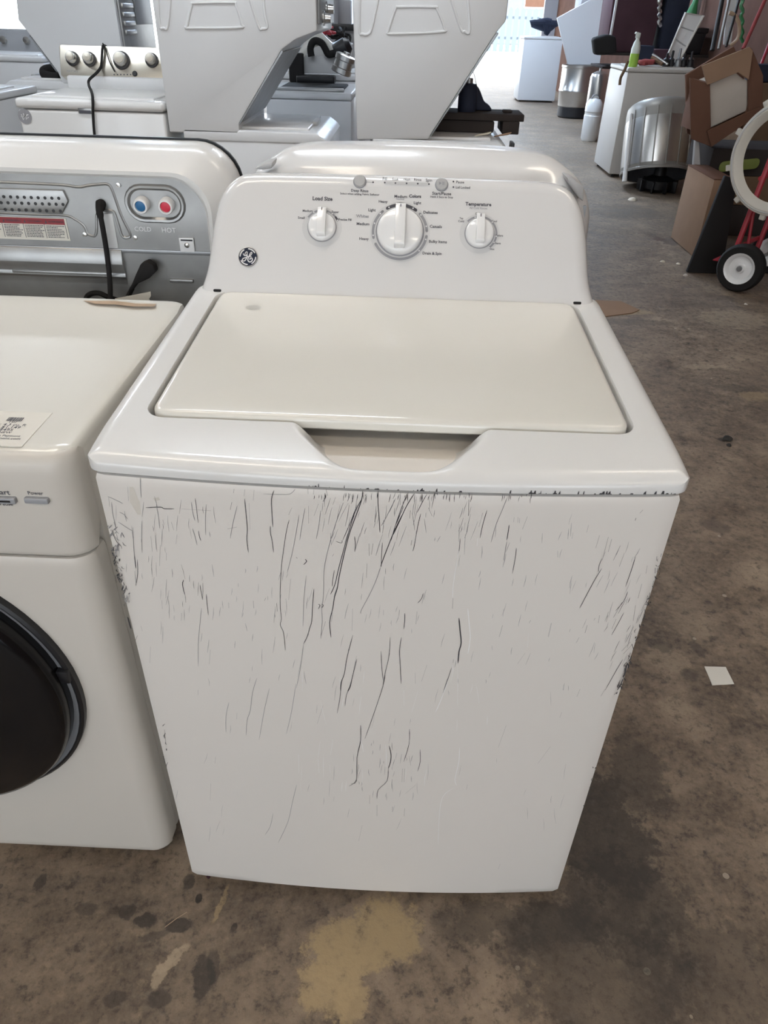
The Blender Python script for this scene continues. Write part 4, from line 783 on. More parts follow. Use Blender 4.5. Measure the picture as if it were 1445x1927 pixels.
cs = part('console', G().prism(rrect(ux0, ux1, b[1], a[1], .012), lambda u, v, d: mc(u, v, d), -.10, 0, .006, 3), M['brushed'], T, 'brushed steel control console')
part('console_foot', G().box(ux0+.03, ux1-.03, MY+.49, MY+.62, MZ-.004, MZ+.06, .012), M['bgwhite'], T)
for px, py, r in ((137, 111, .030), (169, 112, .030), (229, 114, .038), (286, 114, .030)):
    u, v = mpx(px, py); m = Matrix.Identity(4)
    for i, ax in enumerate((Vector((1, 0, 0)), CV, CYN)):
        for j in range(3): m[j][i] = ax[j]
    m.translation = mc(u, v)
    kb = part('console_knob', G().lathe([(r*.86, .004), (r*.84, .034), (r*.74, .039), (0, .040)], 24, m), M['inox'], T, 'round steel knob')
    part('knob_base', G().lathe([(r*1.12, 0), (r*1.08, .010), (r*.8, .012)], 24, m), M['black'], kb)
    part('knob_cap', G().lathe([(r*.66, .038), (r*.62, .042), (0, .043)], 24, m), M['brushed'], kb)
g = G()
for k in range(6): disc(g, lambda a, b: mc(a, b, .001), *mpx(215+6.2*k, 140.5), .0035, 8)
part('console_print', g, M['ink'], cs, 'small dark indicator dots', 'stuff')
u, v = mpx(254, 139); g = G(); g.lathe([(.013, 0), (.013, .004), (.010, .007), (0, .007)], 16, Matrix.Translation(mc(u, v)) @ Vector((0, -.93, .37)).to_track_quat('Z', 'Y').to_matrix().to_4x4()); part('start_button', g, M['black'], T)
g = G(); text(g, 'MAYTAG', lambda a, b: mc(a, b, .001), *mpx(136, 134), width=.055); part('console_lettering', g, M['mid'], cs, 'maker lettering at the lower left corner')
p = at(47, 219, y=MY+.005); em = part('round_emblem', G().lathe([(.031, 0), (.031, .003), (0, .003)], 24, Matrix.Translation((p.x, MY+.007, p.z)) @ Matrix.Rotation(PI/2, 4, 'X')), M['mid'], T, 'round grey emblem at the left corner')
g = G(); fe = lambda a, b: Vector((p.x+a*.031/30, MY+.0035, p.z+b*.031/30))
for L in ([(-14, 8), (-10, -14), (-2, -4), (-4, 12)], [(-2, -4), (6, 12), (4, -12), (16, -2)], [(-18, -2), (0, 2), (18, 8)]): ribbon(g, fe, L, .0028*1000/1000*1, False)
g = G()
for L in ([(-14, 8), (-10, -14), (-2, -4), (-4, 12)], [(-2, -4), (6, 12), (4, -12), (16, -2)], [(-18, -2), (0, 2), (18, 8)]): ribbon(g, fe, L, 1.8, False)
part('emblem_strokes', g, M['knobw'], em, 'pale strokes on the emblem', 'stuff')
p = at(161, 209, y=MY+.005); nb = part('name_badge', G().box(p.x-.032, p.x+.032, MY-.001, MY+.008, p.z-.010, p.z+.012, .002), M['steel'], T, 'small metal name badge')
g = G().box(p.x-.027, p.x+.027, MY-.002, MY, p.z-.009, p.z+.003); part('badge_band', g, M['ink'], nb)
for a in (MX0+.06, MX1-.06):
    for b in (MY+.06, MY+.6): part('levelling_foot', G().lathe([(.02, 0), (.02, .01), (.009, .014), (.009, .032)], 12, Matrix.Translation((a, b, 0))), M['black'], T)
ky = MY+.62; cp = [mc(*mpx(196, 84), -.02), mc(*mpx(195, 90), .012), mc(*mpx(193, 118), .012), mc(*mpx(191, 130), .014), at(181, 138, y=3.44), at(168, 150, y=3.42), at(167, 160, y=3.38), at(172, 172, y=3.16), at(174, 181, z=1.004), Vector((at(174, 186, y=MY-.008).x, MY-.012, MZ-.01)), at(175, 215, y=MY-.012), at(178, 255, y=MY-.012), at(184, 280, y=MY-.012), at(188, 310, y=MY-.012)]
cp = [cp[0]]+cp[1:]
solo('power_cable', G().tube(smooth(cp, 4), .0065, 8), M['rubber'], 'black power cord draped over the steel console washer', 'cord')
solo('looped_wire', G().tube(smooth([mc(*mpx(196, 84), .020), mc(*mpx(201, 96), .010), mc(*mpx(208, 118), .012), mc(*mpx(217, 136), .008)], 4), .003, 6), M['rubber'], 'thin dark wire looped beside the draped cord on the steel console', 'wire')

# ------------------------------------------------------------------ odds and ends left of and between the towers
p = at(97, 140, y=Y3+.2)
solo('drain_hose', G().tube(smooth([at(114, 145, y=4.56), at(98, 145, y=4.57), at(84, 140, y=4.58), at(86, 132, y=4.60), at(114, 128, y=4.62)], 5), .028, 10), M['rubber'], 'black drain hose end behind the steel console washer', 'hose')
def simple_washer(name, label, x0, x1, y0, y1, z, face, cm='bgwhite', group=None, con=True, glass=False):
    t = thing(name, label, 'washing machine', ((x0+x1)/2, (y0+y1)/2, 0), group)
    part('cabinet', G().box(x0, x1, y0, y1, .03, z-.04, .01), M[cm], t)
    part('top_deck', G().box(x0-.004, x1+.004, y0-.004, y1, z-.038, z, .012, 3), M[cm], t)
    lid = part('lid', G().box(x0+.06, x1-.06, y0+.07, y1-.16, z-.006, z+.010, .006, 3), M['rubber' if glass else cm], t)
    if glass: part('lid_frame_bar', G().box(x0+.05, x1-.05, y0+.05, y0+.085, z-.004, z+.018, .006), M['steel'], lid)
    if con:
        cn = part('console', G().prism([(y1-.14, z), (y1-.08, z+.16), (y1-.04, z+.165), (y1, z+.10), (y1, z)], lambda a, b, d: Vector((d, a, b)), x0+.01, x1-.01, .01, 3), M['grey' if cm == 'bgwhite' else cm], t)
        for k in range(3): part('console_knob', G().lathe([(.028, 0), (.026, .03), (0, .032)], 16, Matrix.Translation((x0+.14+.2*k, y1-.11, z+.08)) @ Matrix.Rotation(1.2, 4, 'X')), M['inox'], t)
    for a in (x0+.05, x1-.05):
        for b in (y0+.05, y1-.05): part('levelling_foot', G().lathe([(.02, 0), (.02, .01), (.009, .014), (.009, .032)], 12, Matrix.Translation((a, b, 0))), M['black'], t)
    return t
a = at(0, 120, y=6.3); simple_washer('grey_washer', 'grey washer with knobs on its console at the left edge, behind the towers', a.x-.15, a.x+.55, 5.9, 6.6, 1.0, -1)
simple_washer('corner_machine', 'cream white machine corner at the left edge below the hose', at(0, 200, y=3.9).x-.62, at(8, 200, y=3.9).x, 3.7, 4.36, .93, -1, con=False)
simple_washer('open_washer', 'stripped washer with dark lid glass between the two towers', -.85, -.34, 4.15, 4.85, .955, -1, con=False, glass=True)
solo('grey_plate', G().prism([(p.x, p.z) for p in (at(574, 104, y=4.87), at(630, 107, y=4.87), at(640, 139, y=4.87), at(551, 138, y=4.87))], lambda a, b, d: Vector((a, d, b)), 4.87, 4.885, .004), M['lgrey'], 'grey plate standing at the back of the dark lid glass', 'plate')
# machine with its control head taken apart, further back
t = simple_washer('stripped_washer', 'grey washer with its control panel pulled apart, wiring hanging out', -.98, -.30, 4.95, 5.65, 1.0, -1, con=False)
part('control_cover', G().prism([(5.45, 1.0), (5.38, 1.16), (5.42, 1.17), (5.6, 1.05), (5.6, 1.0)], lambda a, b, d: Vector((d, a, b)), -.85, -.42, .01), M['lgrey'], t, 'grey control cover standing open')
solo('shade_box', G().box(-.80, -.705, 4.80, 4.86, .956, 1.12, .008), M['rubber'], 'dark block painting in shade left of the grey plate between the towers', 'box')  # dark block put in for the side shadow beside the plate
solo('circuit_board', G().box(-.74, -.49, 4.70, 4.82, .956, 1.005, .012), M['black'], 'dark circuit assembly lying on the stripped washer glass', 'circuit board')
solo('cream_panel', G().prism([(p.x, p.z) for p in (at(586, 48, y=5.0), at(600, 52, y=5.0), at(628, 80, y=5.0), at(650, 110, y=5.0), at(648, 118, y=5.0), at(612, 82, y=5.0), at(585, 92, y=5.0), at(560, 128, y=5.0), at(550, 140, y=5.0), at(545, 136, y=5.0), at(572, 88, y=5.0))], lambda a, b, d: Vector((a, d, b)), 4.89, 4.925, .004), M['cream'], 'cream metal bracket leaning over the stripped washer', 'bracket')
solo('black_hose', G().tube(smooth([at(x, y, y=4.84) for x, y in ((586, 106), (584, 92), (588, 80), (596, 77), (606, 82), (612, 92), (618, 102), (630, 100), (646, 96))], 4), .022, 10), M['rubber'], 'black rubber hose loop among the washer parts', 'hose')
solo('drain_pump', G().lathe([(.05, -.05), (.055, -.04), (.055, .03), (.045, .04), (.03, .06), (0, .06)], 20, Matrix.Translation(at(644, 92, y=4.86)) @ Matrix.Rotation(1.1, 4, 'Y')), M['black'], 'black drain pump beside the hose loop', 'pump')
solo('steel_motor', G().lathe([(.055, -.05), (.062, -.046), (.062, -.02), (.056, -.016), (.056, .02), (.062, .024), (.062, .05), (.05, .056), (.02, .058), (.02, .07), (0, .07)], 24, Matrix.Translation(at(646, 122, y=4.5)+Vector((0, 0, 0))) @ Matrix.Rotation(.35, 4, 'Y')), M['inox'], 'shiny round motor beside the middle tower', 'motor')
rw = random.Random(5)
for k, (cx, cy) in enumerate(((618, 56), (632, 62), (644, 70))):
    q = [Vector((at(cx, cy, y=5.9).x, 6.232, 1.245))]+[at(cx+rw.uniform(-14, 14), cy+rw.uniform(-8, 10), y=5.8+.14*k+rw.uniform(-.05, .05)) for _ in range(9)]
    solo('wiring_loom', G().tube(smooth(q, 5), .010, 6), M['redm' if k == 0 else 'rubber'], ('dull red wiring tangle under the back counter', 'dark wiring tangle behind the cream bracket', 'dark wiring tangle hanging by the middle tower edge')[k], 'wiring')
cw = [at(594, 31, y=6.4), at(664, 50, y=6.2)]
t = thing('back_counter', 'grey counter with dark metal edge seen between the two towers', 'counter', (-.6, 6.6, 0))
part('counter_top', G().box(-1.2, -.2, 6.25, 7.0, 1.22, 1.265, .006), M['steeld'], t); part('counter_front', G().box(-1.18, -.22, 6.28, 6.98, .0, 1.22), M['wallg'], t); part('edge_trim', G().box(-1.2, -.2, 6.235, 6.25, 1.225, 1.268, .003), M['black'], t)
def bottle(name, label, x, y, z, h, r, m, group=None, capm='knobw'):
    t = thing(name, label, 'bottle', (x, y, z), group)
    part('bottle_body', G().lathe([(r*.92, 0), (r, .01), (r, h*.58), (r*.8, h*.7), (r*.34, h*.8), (r*.34, h*.9)], 20, Matrix.Translation((x, y, z))), M[m], t)
    part('cap', G().lathe([(r*.42, h*.88), (r*.42, h), (0, h)], 16, Matrix.Translation((x, y, z))), M[capm], t); return t
for px, h, mm, lb in ((613, .20, 'navy', 'short dark bottle on the back counter'), (622, .34, 'grey', 'grey tall bottle left of its twin on the back counter'), (630, .35, 'grey', 'grey tall bottle right of its twin on the back counter')):
    p = at(px, 33, y=6.4); bottle('counter_bottle', lb, p.x, 6.4+.1*(px == 613)+.06*(px == 622), 1.266, h, .026, mm, 'bottles on the back counter', 'navy')
p = at(640, 20, y=6.55); solo('storage_box', G().box(p.x-.06, p.x+.09, 6.5, 6.65, 1.266, 1.43, .006), M['wallg'], 'blue grey box behind the tall counter bottles', 'box')
# things piled on the washer of the right tower
a = at(812, 236, y=3.35); b = at(980, 218, y=3.35)
t = thing('timber_board', 'dark timber board lying across the washer by the aisle', 'board', ((a.x+b.x)/2, 3.35, .87))
part('board', G().box(a.x, b.x, 3.22, 3.44, .932, .962, .004), M['dwood'], t)
part('board_cleat', G().box(b.x-.10, b.x-.02, 3.21, 3.45, .878, .932, .004), M['dwood'], t); part('board_cleat', G().box(a.x+.01, a.x+.30, 3.23, 3.43, .8785, .932, .01), M['dwood'], t)
p = at(877, 222, y=3.3)
t = thing('blue_canister', 'dark blue canister standing on the timber board', 'canister', (p.x, 3.3, .962)); part('canister_body', G().lathe([(.042, 0), (.045, .008), (.045, .10), (.036, .115), (.018, .12)], 20, Matrix.Translation((p.x, 3.3, .962))), M['navy'], t); part('canister_lid', G().lathe([(.020, .118), (.020, .14), (0, .14)], 14, Matrix.Translation((p.x, 3.3, .962))), M['steel'], t); part('wire_handle', G().tube(smooth([Vector((p.x+x, 3.3, .962+z)) for x, z in ((-.04, .10), (-.025, .155), (.015, .165), (.04, .10))], 4), .003, 6), M['inox'], t)
p = at(897, 215, y=3.36); solo('black_cloth', G().prism([(p.x-.03, .962), (p.x+.075, .962), (p.x+.06, .985), (p.x+.03, 1.0), (p.x+.01, 1.04), (p.x-.01, 1.07), (p.x-.03, 1.05)], lambda a, b, d: Vector((a, d, b)), 3.34, 3.40, .012, 2), M['navy'], 'crumpled dark cloth beside the blue canister', 'cloth')
p = at(954, 213, y=3.3); solo('small_block', G().box(p.x-.022, p.x+.022, 3.28, 3.33, .962, .974, .004), M['dwood'], 'small dark block at the end of the timber board', 'block')
for px, py, mm, lb in ((908, 242, 'litter', 'pale strip of trim under the timber board'), (945, 254, 'card', 'tan scrap at the washer edge under the timber board')):
    p = at(px, py, y=3.12); solo('scrap_strip', G().prism([(-.04, 0), (.03, .012), (.045, .022), (.03, .02), (-.03, .006)], lambda a, b, d, p=p: Vector((p.x+a, 3.12+d, .8745+b)), 0, .02, .002, 1), M[mm], lb, 'scrap')
p = at(971, 262, y=3.05); solo('black_block', G().box(.484, .50, 3.02, 3.10, .825, .866, .004), M['black'], 'black clip on the washer corner by the aisle', 'clip')

# ------------------------------------------------------------------ right side: machine with clutter on top
RX, RY0, RY1 = 2.10, 7.5, 8.26
t = simple_washer('right_machine', 'tall cream white machine with clutter on top, right of the aisle', RX, RX+.70, RY0, RY1, .975, -1, con=False, cm='beige')
p = at(1173, 118, y=7.62); px_ = RX+.06; zb = .976
t = thing('spray_bottle', 'cloudy spray bottle half full of green liquid on the cream machine', 'bottle', (px_, 7.6, zb))
part('bottle_body', G().lathe([(.042, .11), (.042, .15), (.03, .20), (.018, .22), (.018, .235)], 20, Matrix.Translation((px_, 7.6, zb))), M['bottle'], t)
part('liquid', G().lathe([(.040, 0), (.043, .006), (.043, .11), (0, .11)], 20, Matrix.Translation((px_, 7.6, zb))), M['lime'], t, 'green liquid')
part('trigger_head', G().prism([(-.03, .235), (.02, .235), (.022, .275), (-.035, .285), (-.05, .27), (-.03, .265)], lambda a, b, d: Vector((px_+a*.8, 7.6+d, zb+b)), -.014, .014, .004), M['bottle'], t)
# leaning white tray panel
L = [(1258, 100), (1274, 122), (1323, 30), (1289, 25)]; c4 = [at(*q, y=7.75+.12*i) for q, i in zip(L, (0, 0, 1, 1))]
t = thing('white_tray', 'white metal tray leaning on the clutter behind the cream machine', 'tray', tuple(c4[1]))
ux = (c4[1]-c4[0]); uy = (c4[3]-c4[0]); nn = ux.cross(uy).normalized(); nn = nn if nn.y < 0 else -nn
def tp(a, b, n=0): return c4[0]*(1-a)*(1-b)+c4[1]*a*(1-b)+c4[2]*a*b+c4[3]*(1-a)*b+nn*n
fnq = lambda a, b, d: tp(a, b, d)
part('tray_sheet', G().prism([(0, 0), (1, 0), (1, 1), (0, 1)], fnq, -.01, 0), M['enamel'], t); g = G()
g.tube([tp(0, 0, .004), tp(1, 0, .004), tp(1, 1, .004), tp(0, 1, .004)], .012, 8, True); part('tray_rim', g, M['cream'], t)
for b in (.37, .68): part('pressed_line', G().tube([tp(.08, b, .001), tp(.92, b, .001)], .006, 6), M['lgrey'], t)
def blob(name, label, cat, x0, x1, y0, y1, z0, z1, m, r=.02, group=None): return solo(name, G().box(x0, x1, y0, y1, z0, z1, r, 3), M[m], label, cat, group)
zt_ = .985
def tool(label, cat, px, py, L, r, m, y=7.7, name='tool'):
    p = at(px, py, y=y); return p
g = G(); q = [Vector((RX+.13+.14*rw.random(), 7.56+.12*rw.random(), zt_+.017+.03*rw.random())) for _ in range(16)]; g.tube(smooth(q, 4), .016, 7)
solo('red_rag', g, M['redrag'], 'crumpled dark red rag on the cream machine', 'rag')
solo('chrome_bar', G().tube([at(1228, 102, y=7.7), at(1256, 121, y=7.56)], .011, 8), M['inox'], 'shiny metal bar across the clutter on the cream machine', 'bar')
solo('wood_handle', G().tube([at(1226, 108, y=7.66), at(1246, 121, y=7.57)], .016, 8), M['wood'], 'short wooden handle under the shiny bar', 'handle')
for k in range(5):
    x = RX+.385+.06*k; c = Vector((x, 7.64+.03*(k % 2), zt_)); g = G(); g.lathe([(.03, 0), (.034, .02), (.026, .05), (.03, .06), (.012, .075), (.012, .11+.02*(k % 3)), (0, .115+.02*(k % 3))], 12, Matrix.Translation(c) @ Matrix.Rotation(rw.uniform(-.15, .15), 4, 'X'))
    solo('machine_part', g, M['black' if k != 2 else 'steeld'], ('first black fitting from the left on the cream machine', 'second black fitting from the left on the cream machine', 'grey metal fitting amid black ones on the cream machine', 'fourth fitting from the left, black, on the cream machine', 'last black fitting by the white tray')[k], 'fitting', 'fittings on the cream machine')
blob('battery_box', 'dark blue box behind the spray bottle', 'box', RX+.16, RX+.32, 7.9, 8.1, zt_, zt_+.16, 'navy', .012)
blob('toolbox', 'long dark toolbox at the back of the cream machine', 'toolbox', RX+.36, RX+.62, 8.0, 8.2, zt_, zt_+.13, 'maroon', .012)
solo('hanging_strap', G().tube(smooth([at(1180, 117, y=7.5)+Vector((0, -.02, .01)), at(1176, 130, y=7.48), at(1168, 146, y=7.48), at(1166, 160, y=7.48)], 4), .014, 7), M['wood'], 'brown strap hanging over the front of the cream machine', 'strap')
# shelving with dark crates behind it
t = thing('dark_shelving', 'dark shelving full of crates behind the cream machine', 'shelving', (2.65, 9.0, 0))
for x in (2.9, 3.2):
    for y in (9.315, 9.40): part('shelf_post', G().box(x, x+.04, y, y+.03, 0, 2.1), M['steeld'], t)
for z in (.9, 1.03): part('shelf_board', G().box(2.12, 3.26, 8.73, 9.36, z, z+.025, .003), M['dwood'], t)
for x0, x1, z0, z1, m, lb in ((2.12, 2.66, 1.056, 1.66, 'maroon', 'large maroon crate on the dark shelving'), (2.70, 2.95, 1.056, 1.60, 'navy', 'dark blue crate beside the maroon one on the shelving'), (2.97, 3.20, 1.056, 1.3, 'black', 'black crate at the wall end of the shelving')):
    tt = thing('storage_crate', lb, 'crate', ((x0+x1)/2, 9.0, z0), 'crates on the shelving')
    part('crate_body', G().prism([(x0+.02, z0), (x1-.02, z0), (x1, z1), (x0, z1)], lambda a, b, d: Vector((a, d, b)), 8.78, 9.3, .012), M[m], tt); part('crate_rim', G().box(x0-.012, x1+.012, 8.77, 9.31, z1-.05, z1, .01), M[m], tt)
solo('grey_bag', G().prism([(p.x, p.z) for p in (at(1116, 72, y=8.4), at(1142, 64, y=8.4), at(1160, 68, y=8.4), at(1162, 100, y=8.4), at(1140, 104, y=8.4), at(1120, 104, y=8.4))], lambda a, b, d: Vector((a, d, b)), 8.4, 8.55, .03, 3), M['rubber'], 'dark grey bucket bag hanging left of the spray bottle', 'bag')
_b = at(1148, 72, y=8.47)
solo('white_pipe', G().tube([Vector((_b.x, 8.47, 3.8)), _b], .014, 8), M['bgwhite'], 'white pipe coming down over the dark bag', 'pipe')
solo('green_bottle', G().lathe([(.05, 0), (.055, .02), (.055, .26), (.03, .34), (.022, .40), (0, .40)], 18, Matrix.Translation(at(1288, 60, y=8.3)-Vector((0, 0, .10))) @ Matrix.Rotation(.12, 4, 'Y')), M['green'], 'green bottle standing behind the white tray', 'bottle')
solo('spring_coil', G().tube([at(1241+2*math.sin(k*1.3), -6+k*2.6, y=8.2+.02*math.cos(k*1.3)) for k in range(22)], .016, 6), M['inox'], 'shiny coiled hose hanging before the crates', 'hose')
# junk pile under the open carton: timber, green tray
jy = 5.15
for k, (x0, x1, z0, z1, m, lb) in enumerate(((2.30, 2.95, .0, .22, 'dwood', 'lowest dark timber block under the open carton'), (2.26, 3.0, .222, .42, 'wood', 'middle brown timber block under the open carton'), (2.22, 2.9, .422, .60, 'dwood', 'topmost dark timber block under the open carton'))):
    blob('timber_block', lb, 'timber', x0, x1, jy+.0, jy+.5, z0, z1, m, .006, 'timber blocks under the carton')
solo('green_tray', G().prism(rrect(-.14, .14, -.035, .035, .03), lambda a, b, d: Vector((2.42+a, jy-.03+d, .50+b+a*.12)), -.012, .0, .004), M['olive'], 'olive green lid stuck in the timber pile', 'lid')
solo('broom_plank', G().prism([(p.x, p.z) for p in (at(1306, 262, y=5.05), at(1313, 262, y=5.05), at(1316, 330, y=5.05), at(1302, 320, y=5.05))], lambda a, b, d: Vector((a, d, b)), 5.02, 5.06, .003, 1), M['lgrey'], 'narrow grey plank standing beside the cardboard carton', 'plank')
# tall flat carton
cx0 = at(1283, 316, y=5.12).x
t = thing('cardboard_carton', 'plain brown cardboard carton standing on the floor beside the black board', 'carton', (2.15, 4.8, 0))
part('carton_body', G().prism([(4.47, .004), (5.02, .004), (5.02, .505), (4.47, .505)], lambda a, b, d: Vector((d+(b-.25)*-.0, a, b)), 2.02, 2.16, .004, 2), M['card'], t)
part('carton_flap', G().box(2.018, 2.162, 4.468, 5.022, .500, .508, .002), M['cardd'], t); part('tape_seam', G().box(2.08, 2.10, 4.4665, 4.47, .02, .5), M['tape'], t)
# black board leaning
g = G(); Lb = [at(*q, y=4.12) for q in ((1290, 515), (1352, 527), (1402, 345), (1378, 338))]
g.prism([(p.x, max(.002, p.z)) for p in Lb], lambda a, b, d: Vector((a, d+.25*b, b)), 4.10, 4.135, .006, 2); solo('black_board', g, M['rubber'], 'black board leaning between the carton and the hand truck', 'board')
# open carton with foam, tipped towards the aisle
t = thing('open_carton', 'open brown carton tipped forward with a white foam block inside', 'carton', (2.2, 5.1, .62))
O_ = [at(*q, y=5.0) for q in ((1299, 262), (1335, 275), (1428, 212), (1432, 140), (1412, 90), (1297, 146))]
ol_ = [(p.x, p.z) for p in O_]; g = G()
F0 = at(1322, 128, y=4.97); 
fm = lambda L, y: [(p.x, p.z) for p in (at(*q, y=y) for q in L)]
xzp = lambda a, b, d: Vector((a, d, b))
part('carton_back', G().prism([(a+.07 if a < 2.15 else a, b) for a, b in ol_], xzp, 5.30, 5.33, .003, 1), M['cardd'], t)
part('carton_left_wall', G().prism(fm([(1297, 146), (1334, 158), (1336, 244), (1338, 276), (1299, 261)], 5.0), xzp, 4.98, 5.0, .002, 1), M['cardd'], t)
part('carton_bottom_flap', G().prism(fm([(1330, 246), (1430, 200), (1430, 213), (1338, 276)], 4.96), xzp, 4.95, 4.97, .002, 1), M['cardd'], t)
part('carton_top_flap', G().prism(fm([(1320, 124), (1410, 88), (1416, 96), (1408, 150), (1388, 136), (1330, 160)], 4.96), xzp, 4.95, 4.97, .002, 1), M['card'], t, 'raised upper flap')
part('carton_right_wall', G().prism(fm([(1412, 90), (1434, 142), (1432, 214), (1406, 206), (1406, 146)], 5.0), xzp, 4.98, 5.0, .002, 1), M['cardd'], t)
for ax, bx in ((O_[0].x+.012, .0), (O_[3].x-.03, .0)): part('carton_side', G().box(ax, ax+.012, 5.0, 5.31, .72, 1.02, .002), M['cardd'], t)
part('foam_block', G().prism(fm([(1330, 158), (1382, 135), (1400, 150), (1407, 150), (1406, 208), (1330, 244)], 5.02), xzp, 5.01, 5.28, .015, 3), M['foam'], t, 'white foam block')
blob('blue_box', 'dark blue box on the wall side clutter behind the open carton', 'box', 2.80, 3.0, 6.2, 6.4, .958, 1.08, 'navy', .008); blob('parts_cabinet', 'brown wooden cabinet end behind the open carton', 'cabinet', 2.78, 3.2, 6.1, 6.7, 0, .955, 'wood', .008)
solo('paper_scrap', G().prism([(-.06, 0), (.05, .0), (.07, .05), (.02, .08), (-.05, .06)], lambda a, b, d: Vector((3.05+a, 6.45+d, .958+b)), 0, .05, .01), M['litter'], 'pale crumpled paper on the brown cabinet', 'paper')
# tools leaning on the wall
for i, (x0, y0, x1, y1, r, m, lb, nm) in enumerate(((1340, 95, 1360, -6, .020, 'black', 'thick dark pole leaning on the wall, left of the tools', 'pole'), (1352, 92, 1373, -6, .013, 'steel', 'grey metal pole leaning on the wall', 'pole'), (1366, 88, 1392, -6, .012, 'black', 'thin black pole leaning on the wall, third of the tools', 'pole'),
    (1398, 92, 1442, -6, .016, 'redrag', 'rust brown rod leaning across the red brown wall', 'rod'), (1428, 132, 1452, 70, .014, 'redm', 'dark red rod low on the wall', 'rod'))):
    solo('leaning_'+nm, G().tube([at(x0, y0, y=7.0), at(x1, y1, y=7.15)], r, 10), M[m], lb, nm, 'poles leaning on the wall')
solo('hooked_strap', G().tube(smooth([at(x, y, y=7.1) for x, y in ((1372, 24), (1384, 30), (1391, 50), (1388, 72), (1374, 86))], 4), .016, 8), M['tape'], 'tan curved handle hooked beside the poles', 'handle')
solo('green_chain', G().tube([at(1396+2.0*math.sin(k*1.4), -4+k*4.4, y=7.3) for k in range(20)], .015, 6), M['green'], 'dark green rope hanging on the wall beside the poles', 'rope')
solo('white_board', G().prism([(p.x, p.z) for p in (at(1368, -5, y=7.4), at(1386, -5, y=7.4), at(1374, 84, y=7.4), at(1360, 84, y=7.4))], xzp, 7.38, 7.4, .003, 1), M['bgwhite'], 'pale board strip standing behind the poles', 'board')
# wash tub tipped back against the cream machine, open end towards the viewer
dc = Vector((2.40, 6.92, 0)); TT = .38; DMx = Matrix.Translation(dc+Vector((0, 0, .335*math.sin(TT)+.004))) @ Matrix.Rotation(-TT, 4, 'X')
t = thing('wash_tub', 'cloudy steel washer tub tipped back against the cream machine, open end down', 'tub', tuple(dc))
part('tub_shell', G().lathe([(.315, .0), (.325, .0), (.330, .01), (.330, .30), (.326, .52), (.318, .57), (.29, .60), (.2, .61), (0, .615)], 48, DMx, cap=False), M['poly'], t)
part('tub_inner', G().lathe([(.315, .0), (.312, .3), (.30, .54), (0, .56)], 40, DMx, cap=False), M['steeld'], t)
part('steel_band', G().lathe([(.3315, .05), (.3318, .06), (.3318, .30), (.329, .44), (.328, .45)], 48, DMx, cap=False), M['inox'], t, 'stainless band round the tub')
part('tub_rim', G().lathe([(.322, -.004), (.334, -.004), (.336, .012), (.330, .02)], 48, DMx, cap=False), M['poly'], t)
for k in range(7): a = -2.7+.35*k; part('tub_rib', G().box(.330, .336, -.006, .006, .03, .52, .002, M_=DMx @ Matrix.Rotation(a, 4, 'Z')), M['poly'], t)
part('film_strip', G().tube([DMx @ Vector((.336*math.cos(3.45), .336*math.sin(3.45), z)) for z in (-.09, 0, .2, .42, .50)], lambda u: .024-.012*u, 8), M['knobw'], t, 'white plastic strip down the tub side')
part('drive_hub', G().lathe([(.12, .0), (.15, .03), (.15, .10), (.06, .14), (.05, .24), (0, .24)], 28, Matrix.Translation(dc+Vector((.02, -.06, 0)))), M['black'], t)
for k in range(9): a = 2*PI*k/9; part('hub_fin', G().box(.13, .19, -.008, .008, 0.0, .10, .003, M_=Matrix.Translation(dc+Vector((.02, -.06, 0))) @ Matrix.Rotation(a, 4, 'Z')), M['black'], t)
# hand truck with white drum ring hung on it
t = thing('hand_truck', 'red hand truck with white wheels at the right edge', 'hand truck', (2.15, 3.95, 0))
wa, wb = Vector((2.036, 3.75, .139)), Vector((2.40, 4.17, .139)); ax = (wb-wa).normalized(); rot = ax.to_track_quat('Z', 'Y').to_matrix().to_4x4()
for c, lbl in ((wa, 'near wheel'), (wb, 'far wheel')):
    K = Matrix.Translation(c) @ rot
    wh = part('wheel', G().lathe([(.088, -.034), (.125, -.036), (.137, -.02), (.139, 0), (.137, .02), (.125, .036), (.088, .034)], 36, K, cap=False), M['rubber'], t, 'black tyred wheel with white hub')
    part('wheel_hub', G().lathe([(.0, -.022), (.022, -.024), (.03, -.012), (.066, -.010), (.078, -.030), (.090, -.035), (.092, -.028), (.092, .03), (.07, .01), (0, .012)], 32, K), M['litter'] if False else M['knobw'], wh, 'white hub'); part('axle_nut', G().lathe([(.016, -.034), (.016, -.018), (0, -.018)], 10, K), M['steeld'], wh)
part('axle', G().tube([wa, wb], .011), M['steeld'], t)
back = Vector((.10, .02, 0)).normalized()
for c in (wa+ax*.06, wb-ax*.06):
    b0 = Vector((c.x-.09, c.y+.02, .03)); part('frame_rail', G().tube(smooth([b0, b0+Vector((.035, .01, .35)), b0+Vector((.10, .03, .95)), b0+Vector((.16, .04, 1.25))], 4), .016), M['redm'], t)
    part('axle_brace', G().tube([c+Vector((0, 0, .0)), b0+Vector((.05, .02, .5))], .010), M['redm'], t)
m0 = wa+ax*.06+Vector((-.09, .02, .03)); m1 = wb-ax*.06+Vector((-.09, .02, .03))
for z, xo in ((.05, .005), (.45, .045), (.85, .088), (1.15, .14)): part('cross_bar', G().tube([m0+Vector((xo, .02, z)), m1+Vector((xo, .02, z))], .013), M['redm'], t)
tpz = (m1-m0).normalized(); sd_ = Vector((-tpz.y, tpz.x, 0)); sd_ = sd_ if sd_.x < 0 else -sd_
